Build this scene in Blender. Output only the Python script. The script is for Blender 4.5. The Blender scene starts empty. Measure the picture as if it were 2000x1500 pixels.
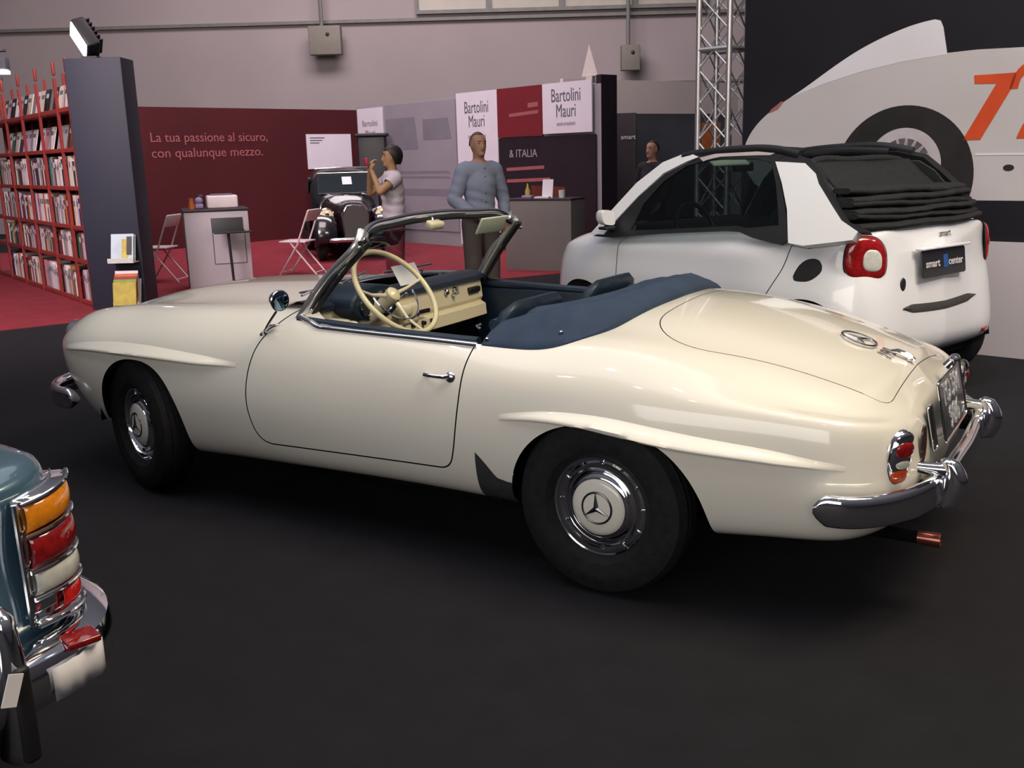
import bpy, bmesh, math, random
import numpy as np
from mathutils import Vector, Matrix, Euler
R = math.radians; PI = math.pi
D = bpy.data; COL = bpy.context.scene.collection
SC = bpy.context.scene

# ------------------------------------------------------------------ camera
def cam_axes(yaw, pitch, roll):
    f = Vector((math.cos(yaw)*math.cos(pitch), math.sin(yaw)*math.cos(pitch), -math.sin(pitch)))
    r = Vector((math.sin(yaw), -math.cos(yaw), 0)); d = f.cross(r)
    c, s = math.cos(roll), math.sin(roll)
    return c*r + s*d, -s*r + c*d, f
CAM = Vector((-1.472, 3.702, 1.5)); FPX = 1950.0
cr, cd, cf = cam_axes(R(-58.06), R(12.89), R(1.578))
cam_d = D.cameras.new('camera'); cam = D.objects.new('camera', cam_d); COL.objects.link(cam)
cam.matrix_world = Matrix(((cr.x, -cd.x, -cf.x, CAM.x), (cr.y, -cd.y, -cf.y, CAM.y), (cr.z, -cd.z, -cf.z, CAM.z), (0, 0, 0, 1)))
cam_d.sensor_width = 36; cam_d.lens = FPX*36/2000; cam_d.clip_end = 200
SC.camera = cam

# ------------------------------------------------------------------ world, lights, exposure
SC.view_settings.view_transform = 'Standard'; SC.view_settings.look = 'None'
SC.view_settings.exposure = 0.0; SC.view_settings.gamma = 1.0; SC.view_settings.use_curve_mapping = False
w = D.worlds.new('hall_air'); SC.world = w; w.use_nodes = True
nt_ = w.node_tree; bg_ = nt_.nodes['Background']; bg_.inputs[1].default_value = 1.0      # hall air: dim at eye level, paler towards the roof
tc_ = nt_.nodes.new('ShaderNodeTexCoord'); sx_ = nt_.nodes.new('ShaderNodeSeparateXYZ'); rp_ = nt_.nodes.new('ShaderNodeValToRGB')
nt_.links.new(tc_.outputs['Generated'], sx_.inputs[0]); nt_.links.new(sx_.outputs['Z'], rp_.inputs[0]); nt_.links.new(rp_.outputs[0], bg_.inputs[0])
rp_.color_ramp.elements[0].position = 0; rp_.color_ramp.elements[0].color = (.030, .028, .032, 1)
rp_.color_ramp.elements[1].position = .8; rp_.color_ramp.elements[1].color = (.17, .165, .19, 1)
e_ = rp_.color_ramp.elements.new(.25); e_.color = (.055, .050, .058, 1)
def area(name, loc, target, size, power, color, sizey=None, spread=None):
    l = D.lights.new(name, 'AREA'); l.energy = power; l.color = color; l.shape = 'RECTANGLE'; l.size = size; l.size_y = sizey or size
    if spread: l.spread = R(spread)
    o = D.objects.new(name, l); COL.objects.link(o); o.location = loc
    o.rotation_euler = (Vector(target)-Vector(loc)).to_track_quat('-Z', 'Y').to_euler()
    return o
def spot(name, loc, target, power, color, angle=50, blend=.6, rad=.08):
    l = D.lights.new(name, 'SPOT'); l.energy = power; l.color = color; l.spot_size = R(angle); l.spot_blend = blend; l.shadow_soft_size = rad
    o = D.objects.new(name, l); COL.objects.link(o); o.location = loc
    o.rotation_euler = (Vector(target)-Vector(loc)).to_track_quat('-Z', 'Y').to_euler()
    return o
COOL = (.90, .92, 1.0); WARM = (1.0, .84, .60); MAUVE = (1, .82, .84)
area('hall_ceiling_light', (2.5, 1.5, 8.0), (2.0, .3, 0), 9, 210, (.96, .95, 1.0), 6)
area('warm_stand_light', (-2.6, .2, 5.4), (-.5, -.2, .8), 2.6, 270, WARM, 2.0)
area('added_side_fill', (-1.0, 12, 4.0), (1.0, 0, .4), 12, 540, (1, .94, .88), 4)  # added fill from the camera side for the lower flanks, not a hall fixture
area('bookstall_light', (5.0, 2.6, 5.6), (9.5, -4.0, .9), 2, 170, MAUVE, 2, spread=75)
area('red_stand_light', (7.0, -5.0, 6.0), (10, -10, 1.0), 3, 210, MAUVE, 3)
area('far_wall_light', (8.5, -8.5, 9.8), (13, -16, 4), 9, 1250, (1, .87, .90), 3)
spot('city_car_spot', (-4.0, -1.2, 4.2), (-.2, -2.7, .7), 420, (1, .93, .93), 40)
spot('poster_spot', (-.4, -1.4, 4.8), (-.2, -4.2, 1.4), 170, (.97, .95, 1.0), 75)
spot('city_car_side_spot', (2.2, .2, 5.5), (1.0, -2.6, .9), 60, COOL, 45)
LAMPS = [(.4, 4.2, COOL), (1.9, 3.9, COOL), (3.4, 3.6, COOL), (-1.0, 3.2, WARM), (.6, 2.2, WARM), (2.2, 2.0, COOL), (3.8, 1.4, COOL), (-2.2, 1.8, WARM), (-.6, .6, WARM), (1.2, -.4, COOL), (2.9, -.8, COOL), (-3.2, 4.6, WARM)]
for i_, (x_, y_, c_) in enumerate(LAMPS):
    spot('ceiling_spot_%d' % (i_+1), (x_, y_, 5.6), (x_*.55+.5, y_*.35,   .6), 14, c_, 62, .8, .07)

# ------------------------------------------------------------------ materials
def mat(name, col, rough=.5, metal=0, coat=0, noise=None, emis=None, trans=0, alpha=1, bump=None, ior=1.45, spec=.5):
    m = D.materials.new(name); m.use_nodes = True; nt = m.node_tree; b = nt.nodes['Principled BSDF']
    b.inputs['Base Color'].default_value = (*col, 1); b.inputs['Roughness'].default_value = rough
    b.inputs['Metallic'].default_value = metal; b.inputs['Coat Weight'].default_value = coat; b.inputs['Coat Roughness'].default_value = .06
    b.inputs['Transmission Weight'].default_value = trans; b.inputs['Alpha'].default_value = alpha; b.inputs['IOR'].default_value = ior
    b.inputs['Specular IOR Level'].default_value = spec
    if emis: b.inputs['Emission Color'].default_value = (*emis[0], 1); b.inputs['Emission Strength'].default_value = emis[1]
    tc = nt.nodes.new('ShaderNodeTexCoord')
    if noise:
        sc_, amt = noise
        n = nt.nodes.new('ShaderNodeTexNoise'); n.inputs['Scale'].default_value = sc_; n.inputs['Detail'].default_value = 5
        nt.links.new(tc.outputs['Object'], n.inputs['Vector'])
        r = nt.nodes.new('ShaderNodeValToRGB')
        r.color_ramp.elements[0].position = .3; r.color_ramp.elements[1].position = .7
        r.color_ramp.elements[0].color = (*[c*(1-amt) for c in col], 1); r.color_ramp.elements[1].color = (*[min(1, c*(1+amt)) for c in col], 1)
        nt.links.new(n.outputs['Fac'], r.inputs['Fac']); nt.links.new(r.outputs['Color'], b.inputs['Base Color'])
    if bump:
        sc_, st = bump
        n = nt.nodes.new('ShaderNodeTexNoise'); n.inputs['Scale'].default_value = sc_; n.inputs['Detail'].default_value = 4
        nt.links.new(tc.outputs['Object'], n.inputs['Vector'])
        bp = nt.nodes.new('ShaderNodeBump'); bp.inputs['Strength'].default_value = st; bp.inputs['Distance'].default_value = .01
        nt.links.new(n.outputs['Fac'], bp.inputs['Height']); nt.links.new(bp.outputs['Normal'], b.inputs['Normal'])
    return m
M = dict(
 cream=mat('cream_paint', (.79, .765, .69), .25, 0, 1.0, (3, .015)),
 white=mat('white_paint', (.74, .75, .78), .28, 0, 1.0, (3, .01)),
 blue=mat('blue_grey_paint', (.065, .13, .19), .25, .2, 1.0, (4, .03)),
 oldblack=mat('black_paint', (.008, .008, .01), .2, 0, 1.0, (4, .1)),
 chrome=mat('chrome', (.82, .83, .86), .07, 1, noise=(20, .02)),
 chrome2=mat('brushed_chrome', (.6, .6, .62), .22, 1, noise=(40, .05)),
 rubber=mat('tyre_rubber', (.012, .012, .013), .75, noise=(30, .3), bump=(120, .15), spec=.3),
 black=mat('black_plastic', (.010, .010, .012), .5, noise=(20, .2)),
 guard=mat('grey_guard_film', (.045, .045, .048), .45, noise=(20, .2)),
 oxblood=mat('dark_oval', (.05, .02, .015), .15, 0, 1, (20, .2)),
 plateblack=mat('black_plate', (.02, .022, .028), .3, .3, .5, (20, .1)),
 silverprint=mat('embossed_silver', (.75, .76, .8), .25, .6, noise=(30, .03)),
 mirrorglass=mat('mirror_glass', (.25, .38, .5), .02, 1, noise=(3, .02)),
 palevisor=mat('pale_visor', (.5, .55, .45), .5, noise=(8, .05)),
 copper=mat('coppery_exhaust', (.35, .12, .09), .25, .9, noise=(20, .2)),
 seatgrey=mat('grey_seat_cloth', (.14, .145, .15), .8, noise=(40, .2), bump=(150, .2)),
 roofcloth=mat('black_roof_cloth', (.014, .015, .016), .85, noise=(60, .3), bump=(300, .3), spec=.3),
 signblue=mat('blue_print', (.02, .08, .30), .5, noise=(20, .05)),
 grillegrey=mat('dark_grille', (.05, .048, .045), .6, noise=(200, .6)),
 darkchrome=mat('dark_chrome', (.18, .18, .19), .25, 1, noise=(20, .1)),
 orangered=mat('orange_red_lens', (.50, .06, .01), .12, 0, 1.0, (60, .2)),
 palepink=mat('painted_highlight_pink', (.42, .36, .37), .6, noise=(8, .1)),
 satin=mat('satin_metal', (.72, .73, .76), .30, .9, noise=(20, .03)),
 creampaint2=mat('pale_post_lining', (.42, .45, .38), .45, noise=(8, .05)),
 pillarlining=mat('dark_grey_lining', (.035, .04, .04), .7, noise=(20, .15)),
 dark=mat('dark_void', (.004, .004, .005), .9, noise=(10, .2), spec=.1),
 navy=mat('navy_leather', (.008, .019, .036), .42, noise=(12, .15), bump=(60, .15)),
 canvas=mat('blue_canvas', (.036, .056, .098), .85, noise=(9, .10), bump=(220, .25), spec=.2),
 carpetnavy=mat('navy_carpet', (.006, .010, .02), .95, noise=(90, .3), spec=.1),
 creamplastic=mat('cream_enamel', (.70, .64, .46), .3, 0, .6, (5, .02)),
 ivory=mat('ivory_bakelite', (.66, .60, .38), .3, 0, .4, (6, .03)),
 redglass=mat('red_lens', (.26, .008, .010), .12, 0, 1.0, (60, .3)),
 orangeglass=mat('orange_lens', (.80, .26, .01), .12, 0, 1.0, (60, .15)),
 clearlens=mat('ribbed_clear_lens', (.55, .56, .52), .15, 0, 1.0, (50, .1)),
 darkglass=mat('dark_glass', (.012, .018, .022), .05, 0, 1, (3, .1)),
 paper=mat('white_paper', (.75, .74, .78), .8, noise=(8, .03)),
 text=mat('grey_print', (.10, .10, .13), .8, noise=(30, .05)),
 whitetext=mat('pale_lettering', (.62, .60, .62), .6, noise=(30, .03)),
)
def glass(name, tint=(.9, .96, .95), op=.12):
    m = D.materials.new(name); m.use_nodes = True; nt = m.node_tree; nt.nodes.clear()
    o = nt.nodes.new('ShaderNodeOutputMaterial'); mx = nt.nodes.new('ShaderNodeMixShader'); fr = nt.nodes.new('ShaderNodeFresnel'); fr.inputs['IOR'].default_value = 1.45
    t = nt.nodes.new('ShaderNodeBsdfTransparent'); t.inputs['Color'].default_value = (*tint, 1)
    g = nt.nodes.new('ShaderNodeBsdfGlossy'); g.inputs['Roughness'].default_value = .02
    ge = nt.nodes.new('ShaderNodeNewGeometry'); ma = nt.nodes.new('ShaderNodeMath'); ma.operation = 'MULTIPLY_ADD'; ma.inputs[1].default_value = -.7603; ma.inputs[2].default_value = 1.45
    nt.links.new(ge.outputs['Backfacing'], ma.inputs[0]); nt.links.new(ma.outputs[0], fr.inputs['IOR']); nt.links.new(fr.outputs[0], mx.inputs[0]); nt.links.new(t.outputs[0], mx.inputs[1]); nt.links.new(g.outputs[0], mx.inputs[2]); nt.links.new(mx.outputs[0], o.inputs['Surface'])
    return m
M['glass'] = glass('clear_glass'); M['tint'] = glass('tinted_glass', (.42, .48, .48))

# ------------------------------------------------------------------ object helpers
def tag(o, label=None, cat=None, group=None, kind=None):
    if label: o['label'] = label
    if cat: o['category'] = cat
    if group: o['group'] = group
    if kind: o['kind'] = kind
    return o
def empty(name, loc=(0, 0, 0), rz=0, label=None, cat=None, group=None, parent=None):
    o = D.objects.new(name, None); COL.objects.link(o); o.location = loc; o.rotation_euler = (0, 0, rz); o.empty_display_size = .1
    if parent: o.parent = parent
    return tag(o, label, cat, group)
def link(name, me, m, parent=None):
    o = D.objects.new(name, me); COL.objects.link(o)
    if parent: o.parent = parent
    for x in (m if isinstance(m, (list, tuple)) else [m]): me.materials.append(M[x] if isinstance(x, str) else x)
    return o
class MB:
    """collects shapes into one mesh"""
    def __init__(s): s.v = []; s.f = []; s.mi = []; s.cur = 0
    def add(s, vs, fs):
        b = len(s.v); s.v += [tuple(v) for v in vs]; s.f += [tuple(i+b for i in f) for f in fs]; s.mi += [s.cur]*len(fs); return s
    def box(s, c, d, rot=None, bev=0):
        hx, hy, hz = d[0]/2, d[1]/2, d[2]/2; Rm = (Euler(rot).to_matrix() if rot is not None and not isinstance(rot, Matrix) else rot) or Matrix.Identity(3); c = Vector(c)
        if bev <= 0:
            vs = [c+Rm@Vector((x*hx, y*hy, z*hz)) for x in (-1, 1) for y in (-1, 1) for z in (-1, 1)]
            return s.add(vs, [(0, 1, 3, 2), (4, 6, 7, 5), (0, 4, 5, 1), (2, 3, 7, 6), (0, 2, 6, 4), (1, 5, 7, 3)])
        bm = bmesh.new(); bmesh.ops.create_cube(bm, size=1); bmesh.ops.scale(bm, vec=d, verts=bm.verts)
        bmesh.ops.bevel(bm, geom=bm.edges[:], offset=min(bev, min(d)*.49), segments=3, profile=.5, affect='EDGES')
        bm.verts.ensure_lookup_table()
        s.add([c+Rm@v.co for v in bm.verts], [[v.index for v in f.verts] for f in bm.faces]); bm.free(); return s
    def tube(s, pts, r, n=10, closed=False, caps=True, ry=None, up=None):
        pts = [Vector(p) for p in pts]; N = len(pts); rs = r if isinstance(r, (list, tuple)) else [r]*N
        rys = (ry if isinstance(ry, (list, tuple)) else [ry]*N) if ry is not None else rs
        vs = []; fs = []; prev = None
        for i, p in enumerate(pts):
            a = pts[(i-1) % N] if (closed or i > 0) else p; b = pts[(i+1) % N] if (closed or i < N-1) else p
            t = (b-a).normalized() if (b-a).length > 1e-9 else Vector((0, 0, 1))
            if up is not None: x = Vector(up).cross(t)
            elif prev is None: x = t.cross(Vector((0, 0, 1)) if abs(t.z) < .9 else Vector((1, 0, 0)))
            else: x = prev - t*prev.dot(t)
            x.normalize(); prev = x; y = t.cross(x)
            for k in range(n):
                a_ = 2*PI*k/n; vs.append(p + x*math.cos(a_)*rs[i] + y*math.sin(a_)*rys[i])
        for i in range(N if closed else N-1):
            for k in range(n):
                a_ = i*n; b_ = ((i+1) % N)*n; fs.append((a_+k, a_+(k+1) % n, b_+(k+1) % n, b_+k))
        if caps and not closed: fs.append(tuple(range(n))[::-1]); fs.append(tuple((N-1)*n+k for k in range(n)))
        return s.add(vs, fs)
    def lathe(s, prof, n=32, M4=None, caps=False):
        M4 = M4 or Matrix.Identity(4); vs = []; fs = []; P = len(prof)
        for k in range(n):
            a = 2*PI*k/n
            for (r, h) in prof: vs.append(M4@Vector((r*math.cos(a), r*math.sin(a), h)))
        for k in range(n):
            for i in range(P-1): a = k*P+i; b = ((k+1) % n)*P+i; fs.append((a, b, b+1, a+1))
        return s.add(vs, fs)
    def grid(s, pts, closed_u=False, closed_v=False):
        U = len(pts); V = len(pts[0]); vs = [p for row in pts for p in row]; fs = []
        for i in range(U if closed_u else U-1):
            for j in range(V if closed_v else V-1):
                fs.append((i*V+j, ((i+1) % U)*V+j, ((i+1) % U)*V+(j+1) % V, i*V+(j+1) % V))
        return s.add(vs, fs)
    def prism(s, poly, h, M4=None):
        """poly in xy, extruded 0..h along z"""
        M4 = M4 or Matrix.Identity(4); n = len(poly)
        vs = [M4@Vector((x, y, 0)) for x, y in poly]+[M4@Vector((x, y, h)) for x, y in poly]
        return s.add(vs, [tuple(range(n))[::-1], tuple(range(n, 2*n))]+[(i, (i+1) % n, n+(i+1) % n, n+i) for i in range(n)])
    def sphere(s, c, r, n=16, sc=(1, 1, 1), rot=None):
        prof = [(math.sin(PI*i/(n//2)), -math.cos(PI*i/(n//2))) for i in range(n//2+1)]
        M4 = Matrix.Translation(c) @ (Euler(rot).to_matrix().to_4x4() if rot else Matrix.Identity(4)) @ Matrix.Diagonal((r*sc[0], r*sc[1], r*sc[2], 1))
        return s.lathe(prof, n, M4)
    def build(s, name, m, parent=None, smooth=True, angle=35, merge=True, loc=None, sub=0, bevel=0, solid=0):
        me = D.meshes.new(name); me.from_pydata(s.v, [], s.f); me.validate()
        for p, i in zip(me.polygons, s.mi if len(s.mi) == len(me.polygons) else [0]*len(me.polygons)): p.material_index = i
        bm = bmesh.new(); bm.from_mesh(me)
        if merge: bmesh.ops.remove_doubles(bm, verts=bm.verts, dist=1e-5)
        bmesh.ops.recalc_face_normals(bm, faces=bm.faces); bm.to_mesh(me); bm.free()
        o = link(name, me, m, parent)
        if smooth:
            for p in me.polygons: p.use_smooth = True
            try: me.set_sharp_from_angle(angle=R(angle))
            except Exception: pass
        if loc is not None: o.location = loc
        if bevel: md = o.modifiers.new('bevel', 'BEVEL'); md.width = bevel; md.segments = 2; md.limit_method = 'ANGLE'
        if solid: md = o.modifiers.new('solid', 'SOLIDIFY'); md.thickness = solid; md.offset = 0
        if sub: md = o.modifiers.new('sub', 'SUBSURF'); md.levels = sub; md.render_levels = sub
        return o
def text_mesh(name, body, size, M4, m, parent=None, depth=.002, align='LEFT', bold=0, spacing=1.0, sx=1.0):
    c = D.curves.new(name, 'FONT'); c.body = body; c.size = size; c.extrude = depth; c.align_x = align; c.offset = bold; c.space_line = .95; c.space_character = spacing; c.resolution_u = 3
    o = D.objects.new(name, c); COL.objects.link(o); dg = bpy.context.evaluated_depsgraph_get()
    me = D.meshes.new_from_object(o.evaluated_get(dg)); D.objects.remove(o); D.curves.remove(c)
    me.transform(M4 @ Matrix.Diagonal((sx, 1, 1, 1))); me.materials.clear(); me.name = name
    return link(name, me, m, parent)
def frame(o, x, y):
    """matrix with origin o and given x and y axes"""
    x = Vector(x).normalized(); y = Vector(y); y = (y-x*y.dot(x)).normalized(); z = x.cross(y)
    return Matrix(((x.x, y.x, z.x, o[0]), (x.y, y.y, z.y, o[1]), (x.z, y.z, z.z, o[2]), (0, 0, 0, 1)))
def seg_mat(a, b): return frame(a, Vector(b)-Vector(a), (0, 0, 1))

# cubic splines
def spl(ts, ys):
    """natural cubic spline through (ts, ys), ys (N,) or (N,k)"""
    ts = np.array(ts, float); ys = np.array(ys, float); n = len(ts); h = np.diff(ts); A = np.zeros((n, n)); B = np.zeros((n,)+ys.shape[1:])
    A[0, 0] = A[-1, -1] = 1
    for i in range(1, n-1):
        A[i, i-1] = h[i-1]; A[i, i] = 2*(h[i-1]+h[i]); A[i, i+1] = h[i]
        B[i] = 6*((ys[i+1]-ys[i])/h[i]-(ys[i]-ys[i-1])/h[i-1])
    m = np.linalg.solve(A, B)
    def f(t):
        t = np.asarray(t, float); i = np.clip(np.searchsorted(ts, t, side='right')-1, 0, n-2)
        hh = h[i]; a = (ts[i+1]-t)/hh; b = (t-ts[i])/hh
        if ys.ndim > 1: a = a[..., None]; b = b[..., None]; hh = hh[..., None]
        return a*ys[i]+b*ys[i+1]+((a**3-a)*m[i]+(b**3-b)*m[i+1])*hh*hh/6
    return f
def pchip(ts, ys):
    """monotone cubic"""
    ts = np.array(ts, float); ys = np.array(ys, float); h = np.diff(ts); d = np.diff(ys)/h; n = len(ts); m = np.zeros(n)
    for i in range(1, n-1):
        if d[i-1]*d[i] > 0: w1 = 2*h[i]+h[i-1]; w2 = h[i]+2*h[i-1]; m[i] = (w1+w2)/(w1/d[i-1]+w2/d[i])
    m[0] = d[0]; m[-1] = d[-1]
    def f(t):
        t = np.clip(np.asarray(t, float), ts[0], ts[-1]); i = np.clip(np.searchsorted(ts, t, side='right')-1, 0, n-2)
        s = (t-ts[i])/h[i]
        return (2*s**3-3*s**2+1)*ys[i]+(s**3-2*s**2+s)*h[i]*m[i]+(-2*s**3+3*s**2)*ys[i+1]+(s**3-s**2)*h[i]*m[i+1]
    return f
def smooth_path(pts, n, closed=False):
    P = np.array([tuple(p) for p in pts], float)
    if closed: P = np.vstack([P[-3:], P, P[:3]])
    t = np.concatenate([[0], np.cumsum(np.linalg.norm(np.diff(P, axis=0), axis=1))])
    f = spl(t, P); a, b = (t[3], t[-3]) if closed else (0, t[-1])
    q = f(np.linspace(a, b, n+1 if closed else n))
    return [Vector(v) for v in (q[:-1] if closed else q)]
def rpoly(pts, r, seg=6):
    """rounded polygon 2d; r scalar or list"""
    n = len(pts); out = []
    for i in range(n):
        p = Vector(pts[i]); a = Vector(pts[i-1]); b = Vector(pts[(i+1) % n]); rr = r[i] if isinstance(r, (list, tuple)) else r
        da = (a-p); db = (b-p); la, lb = da.length, db.length; k = min(rr, la*.49, lb*.49)
        if k < 1e-5: out.append((p.x, p.y)); continue
        p0 = p+da/la*k; p1 = p+db/lb*k
        for s in range(seg+1):
            t = s/seg; q = p0*(1-t)**2+p*2*t*(1-t)+p1*t*t; out.append((q.x, q.y))
    return out
def sdf_poly(poly):
    P = np.array(poly); Q = np.roll(P, -1, axis=0); E = Q-P; L2 = (E**2).sum(1)
    def f(x, y):
        p = np.array((x, y)); wv = p-P; t = np.clip((wv*E).sum(1)/L2, 0, 1)
        dd = np.sqrt((((p-P)-E*t[:, None])**2).sum(1)).min()
        c = ((P[:, 1] > y) != (Q[:, 1] > y)) & (x < (Q[:, 0]-P[:, 0])*(y-P[:, 1])/(Q[:, 1]-P[:, 1]+1e-30)+P[:, 0])
        return -dd if c.sum() % 2 else dd
    return f
def cut(bm, F):
    """split the mesh along F(co)=0; returns nothing"""
    val = {v: F(v.co) for v in bm.verts}
    new = set()
    for e in bm.edges[:]:
        a, b = e.verts; fa, fb = val[a], val[b]
        if fa*fb < 0:
            t = fa/(fa-fb)
            if t < .02: val[a] = 0; new.add(a); continue
            if t > .98: val[b] = 0; new.add(b); continue
            _, v = bmesh.utils.edge_split(e, a, t); val[v] = 0; new.add(v)
    for v, x in val.items():
        if x == 0: new.add(v)
    for f in bm.faces[:]:
        vs = [v for v in f.verts if v in new]
        if len(vs) == 2:
            vals = [val[v] for v in f.verts]
            if min(vals) < 0 < max(vals):
                try: bmesh.utils.face_split(f, vs[0], vs[1])
                except ValueError: pass
    return val
def fc(f): return f.calc_center_median()
def arclen_u(P): return np.concatenate([[0], np.cumsum(np.linalg.norm(np.diff(np.array(P), axis=0), axis=1))])
def surf_bm(rows, nu, nv, uw=None, fair=40):
    """rows: list over v of list over u of (x,y,z) for the left half (last row on y=0, first/last u on y=0). returns bmesh with normals layers, mirrored"""
    A = np.array(rows, float)               # V,U,3
    V, U = A.shape[:2]
    tu = uw if uw is not None else arclen_u(A.mean(0))
    tv = arclen_u(A[:, U//2]); 
    fu = spl(tu, A.transpose(1, 0, 2).reshape(U, V*3))
    us = np.linspace(tu[0], tu[-1], nu)
    B = fu(us).reshape(nu, V, 3).transpose(1, 0, 2)
    fv = spl(tv, B.reshape(V, nu*3)); vs = np.linspace(tv[0], tv[-1], nv)
    G = fv(vs).reshape(nv, nu, 3)
    for _ in range(fair):
        T_ = G.copy(); T_[1:-1] += .5*((G[:-2]+G[2:])/2-G[1:-1]); T_[-1, :, [0, 2]] += .5*(G[-2][:, [0, 2]]-G[-1][:, [0, 2]]).T; G = T_
    G[:, 0, 1] = 0; G[:, -1, 1] = 0; G[-1, :, 1] = 0
    # mirrored copy for normals
    du = np.gradient(G, axis=1); dv = np.gradient(G, axis=0)
    du[:, 0] = du[:, -1] = 0; du[:, 0, 1] = 1; du[:, -1, 1] = -1
    dv[-1] = 0; dv[-1, :, 1] = -1
    N = np.cross(du, dv); N /= np.linalg.norm(N, axis=2, keepdims=True)+1e-12
    for (i, j) in ((-1, 0), (-1, -1)):
        N[i, j] = N[-2, 1 if j == 0 else -2]; N[i, j, 1] = 0
    N[-1, :, 1] = 0; N[:, 0, 1] = 0; N[:, -1, 1] = 0
    N /= np.linalg.norm(N, axis=2, keepdims=True)+1e-12
    if N[nv//3, nu//2, 1] < 0: N = -N
    bm = bmesh.new(); L = [bm.verts.layers.float.new(k) for k in ('n0', 'n1', 'n2')]
    for sgn in (1, -1):
        vv = [[None]*nu for _ in range(nv)]
        for i in range(nv):
            for j in range(nu):
                x, y, z = G[i, j]; v = bm.verts.new((x, y*sgn, z)); n = N[i, j]
                v[L[0]] = n[0]; v[L[1]] = n[1]*sgn; v[L[2]] = n[2]; vv[i][j] = v
        for i in range(nv-1):
            for j in range(nu-1):
                q = [vv[i][j], vv[i][j+1], vv[i+1][j+1], vv[i+1][j]]
                if sgn < 0: q.reverse()
                bm.faces.new(q)
    bmesh.ops.remove_doubles(bm, verts=bm.verts, dist=1e-5)
    bmesh.ops.dissolve_degenerate(bm, dist=1e-6, edges=bm.edges)
    f0 = max(bm.faces, key=lambda f: fc(f).y); f0.normal_update()
    if f0.normal.y < 0: bmesh.ops.reverse_faces(bm, faces=bm.faces)
    return bm
def part_from(bm, faces, name, m, parent, thick=0):
    """new object from a subset of faces, keeping the smooth normals"""
    L = [bm.verts.layers.float['n0'], bm.verts.layers.float['n1'], bm.verts.layers.float['n2']]
    idx = {}; vs = []; ns = []; fs = []; mi = []
    for f in faces:
        t = []
        for v in f.verts:
            if v not in idx:
                idx[v] = len(vs); vs.append(tuple(v.co)); ns.append(Vector((v[L[0]], v[L[1]], v[L[2]])).normalized())
            t.append(idx[v])
        fs.append(t); mi.append(f.material_index)
    me = D.meshes.new(name); me.from_pydata(vs, [], fs)
    for p, k in zip(me.polygons, mi): p.use_smooth = True; p.material_index = k
    o = link(name, me, m, parent)
    me.normals_split_custom_set_from_vertices(ns)
    return o
# ================================================================== white convertible
SL = empty('convertible_car', (0, 0, 0), 0, 'cream white vintage convertible with blue soft top cover and chrome bumpers, centre of the stand', 'car')
# plan outline stations (x, y) at the widest level, tail centre to nose centre
SB = [(-.985, 0), (-.975, .30), (-.940, .565), (-.84, .715), (-.62, .795), (-.35, .84), (-.02, .85), (.30, .842), (.65, .832), (1.05, .828), (1.45, .828), (1.85, .832), (2.20, .838), (2.52, .825), (2.88, .78), (3.11, .65), (3.22, .37), (3.25, 0)]
NS = len(SB)
def inward():
    P = np.array(SB); t = np.gradient(P, axis=0); t[0] = (0, 1); t[-1] = (0, -1)
    n = np.stack([-t[:, 1], t[:, 0]], 1); n /= np.linalg.norm(n, axis=1, keepdims=True)
    # make it point inward
    c = np.array([1.1, 0]); s = np.sign(((c-P)*n).sum(1)); return n*s[:, None]
SN = inward()
# rows: (inset, z) at anchor stations
ANC = [0, 2, 4, 6, 8, 10, 12, 14, 15, 17]
def tab(vals): return pchip(ANC, vals)(np.arange(NS))
# anchors:            tailc  tcor   x-.62  x0    x.65   x1.45  x2.2   x2.82  x3.04  nosec
ROW = [
 (tab([.16, .15, .12, .13, .12, .12, .12, .13, .16, .20]), tab([.270, .268, .272, .245, .245, .230, .215, .27, .30, .31])),
 (tab([.07, .06, .06, .065, .06, .055, .055, .09, .12, .14]), tab([.29, .29, .29, .268, .268, .250, .235, .30, .33, .34])),
 (tab([.01, .012, .02, .02, .02, .02, .02, .045, .06, .06]), tab([.40, .39, .38, .37, .35, .35, .35, .39, .42, .43])),
 (tab([0, 0, 0, 0, 0, 0, 0, .008, .01, .0]), tab([.50, .50, .50, .50, .50, .50, .50, .52, .53, .54])),
 (tab([.015, .014, .012, .008, .01, .012, .01, .0, .0, .01]), tab([.585, .60, .63, .64, .64, .64, .63, .63, .62, .62])),
 (tab([.045, .045, .045, .04, .045, .045, .04, .03, .025, .03]), tab([.645, .67, .72, .75, .76, .76, .75, .72, .69, .67])),
]
rows = []
for ins, zz in ROW:
    rows.append([(SB[i][0]+SN[i][0]*ins[i], max(0, SB[i][1]+SN[i][1]*ins[i]) if 0 < i < NS-1 else 0, zz[i]) for i in range(NS)])
# height of the top surface
_cx = [-1.1, -.97, -.90, -.80, -.65, -.45, -.20, .05, .5, 1.0, 1.45, 1.75, 2.1, 2.4, 2.6, 2.8, 2.95, 3.05, 3.2]
_cz = [.60, .698, .732, .770, .825, .882, .932, .950, .95, .95, .945, .938, .926, .910, .887, .828, .762, .705, .57]
HC = spl(_cx, _cz)                                   # centre line
_kx = [-1.0, -.85, -.65, -.45, -.2, .05, .15, .3, .6, 1.0, 1.45, 1.9, 2.2, 2.5, 2.75, 2.95, 3.1]
_kz = [.60, .672, .742, .800, .848, .866, .862, .857, .868, .882, .892, .880, .868, .850, .830, .812, .76]
HK = spl(_kx, _kz)                                   # fender crown (y about .68)
def Htop(x, y):
    a = min(1, abs(y)/.66); c = float(HC(x)); k = float(HK(x))
    if x > 1.3:                                       # bonnet: raised middle with a valley to the fender
        f = min(1, (x-1.3)/.8); g = math.exp(-((a-.74)/.16)**2)*.022*f
        return c+(k-c)*(a**2.4)-g
    return c+(k-c)*(a**2.0)
TOPS = [0, .08, .20, .42, .70, 1.0]
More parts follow.
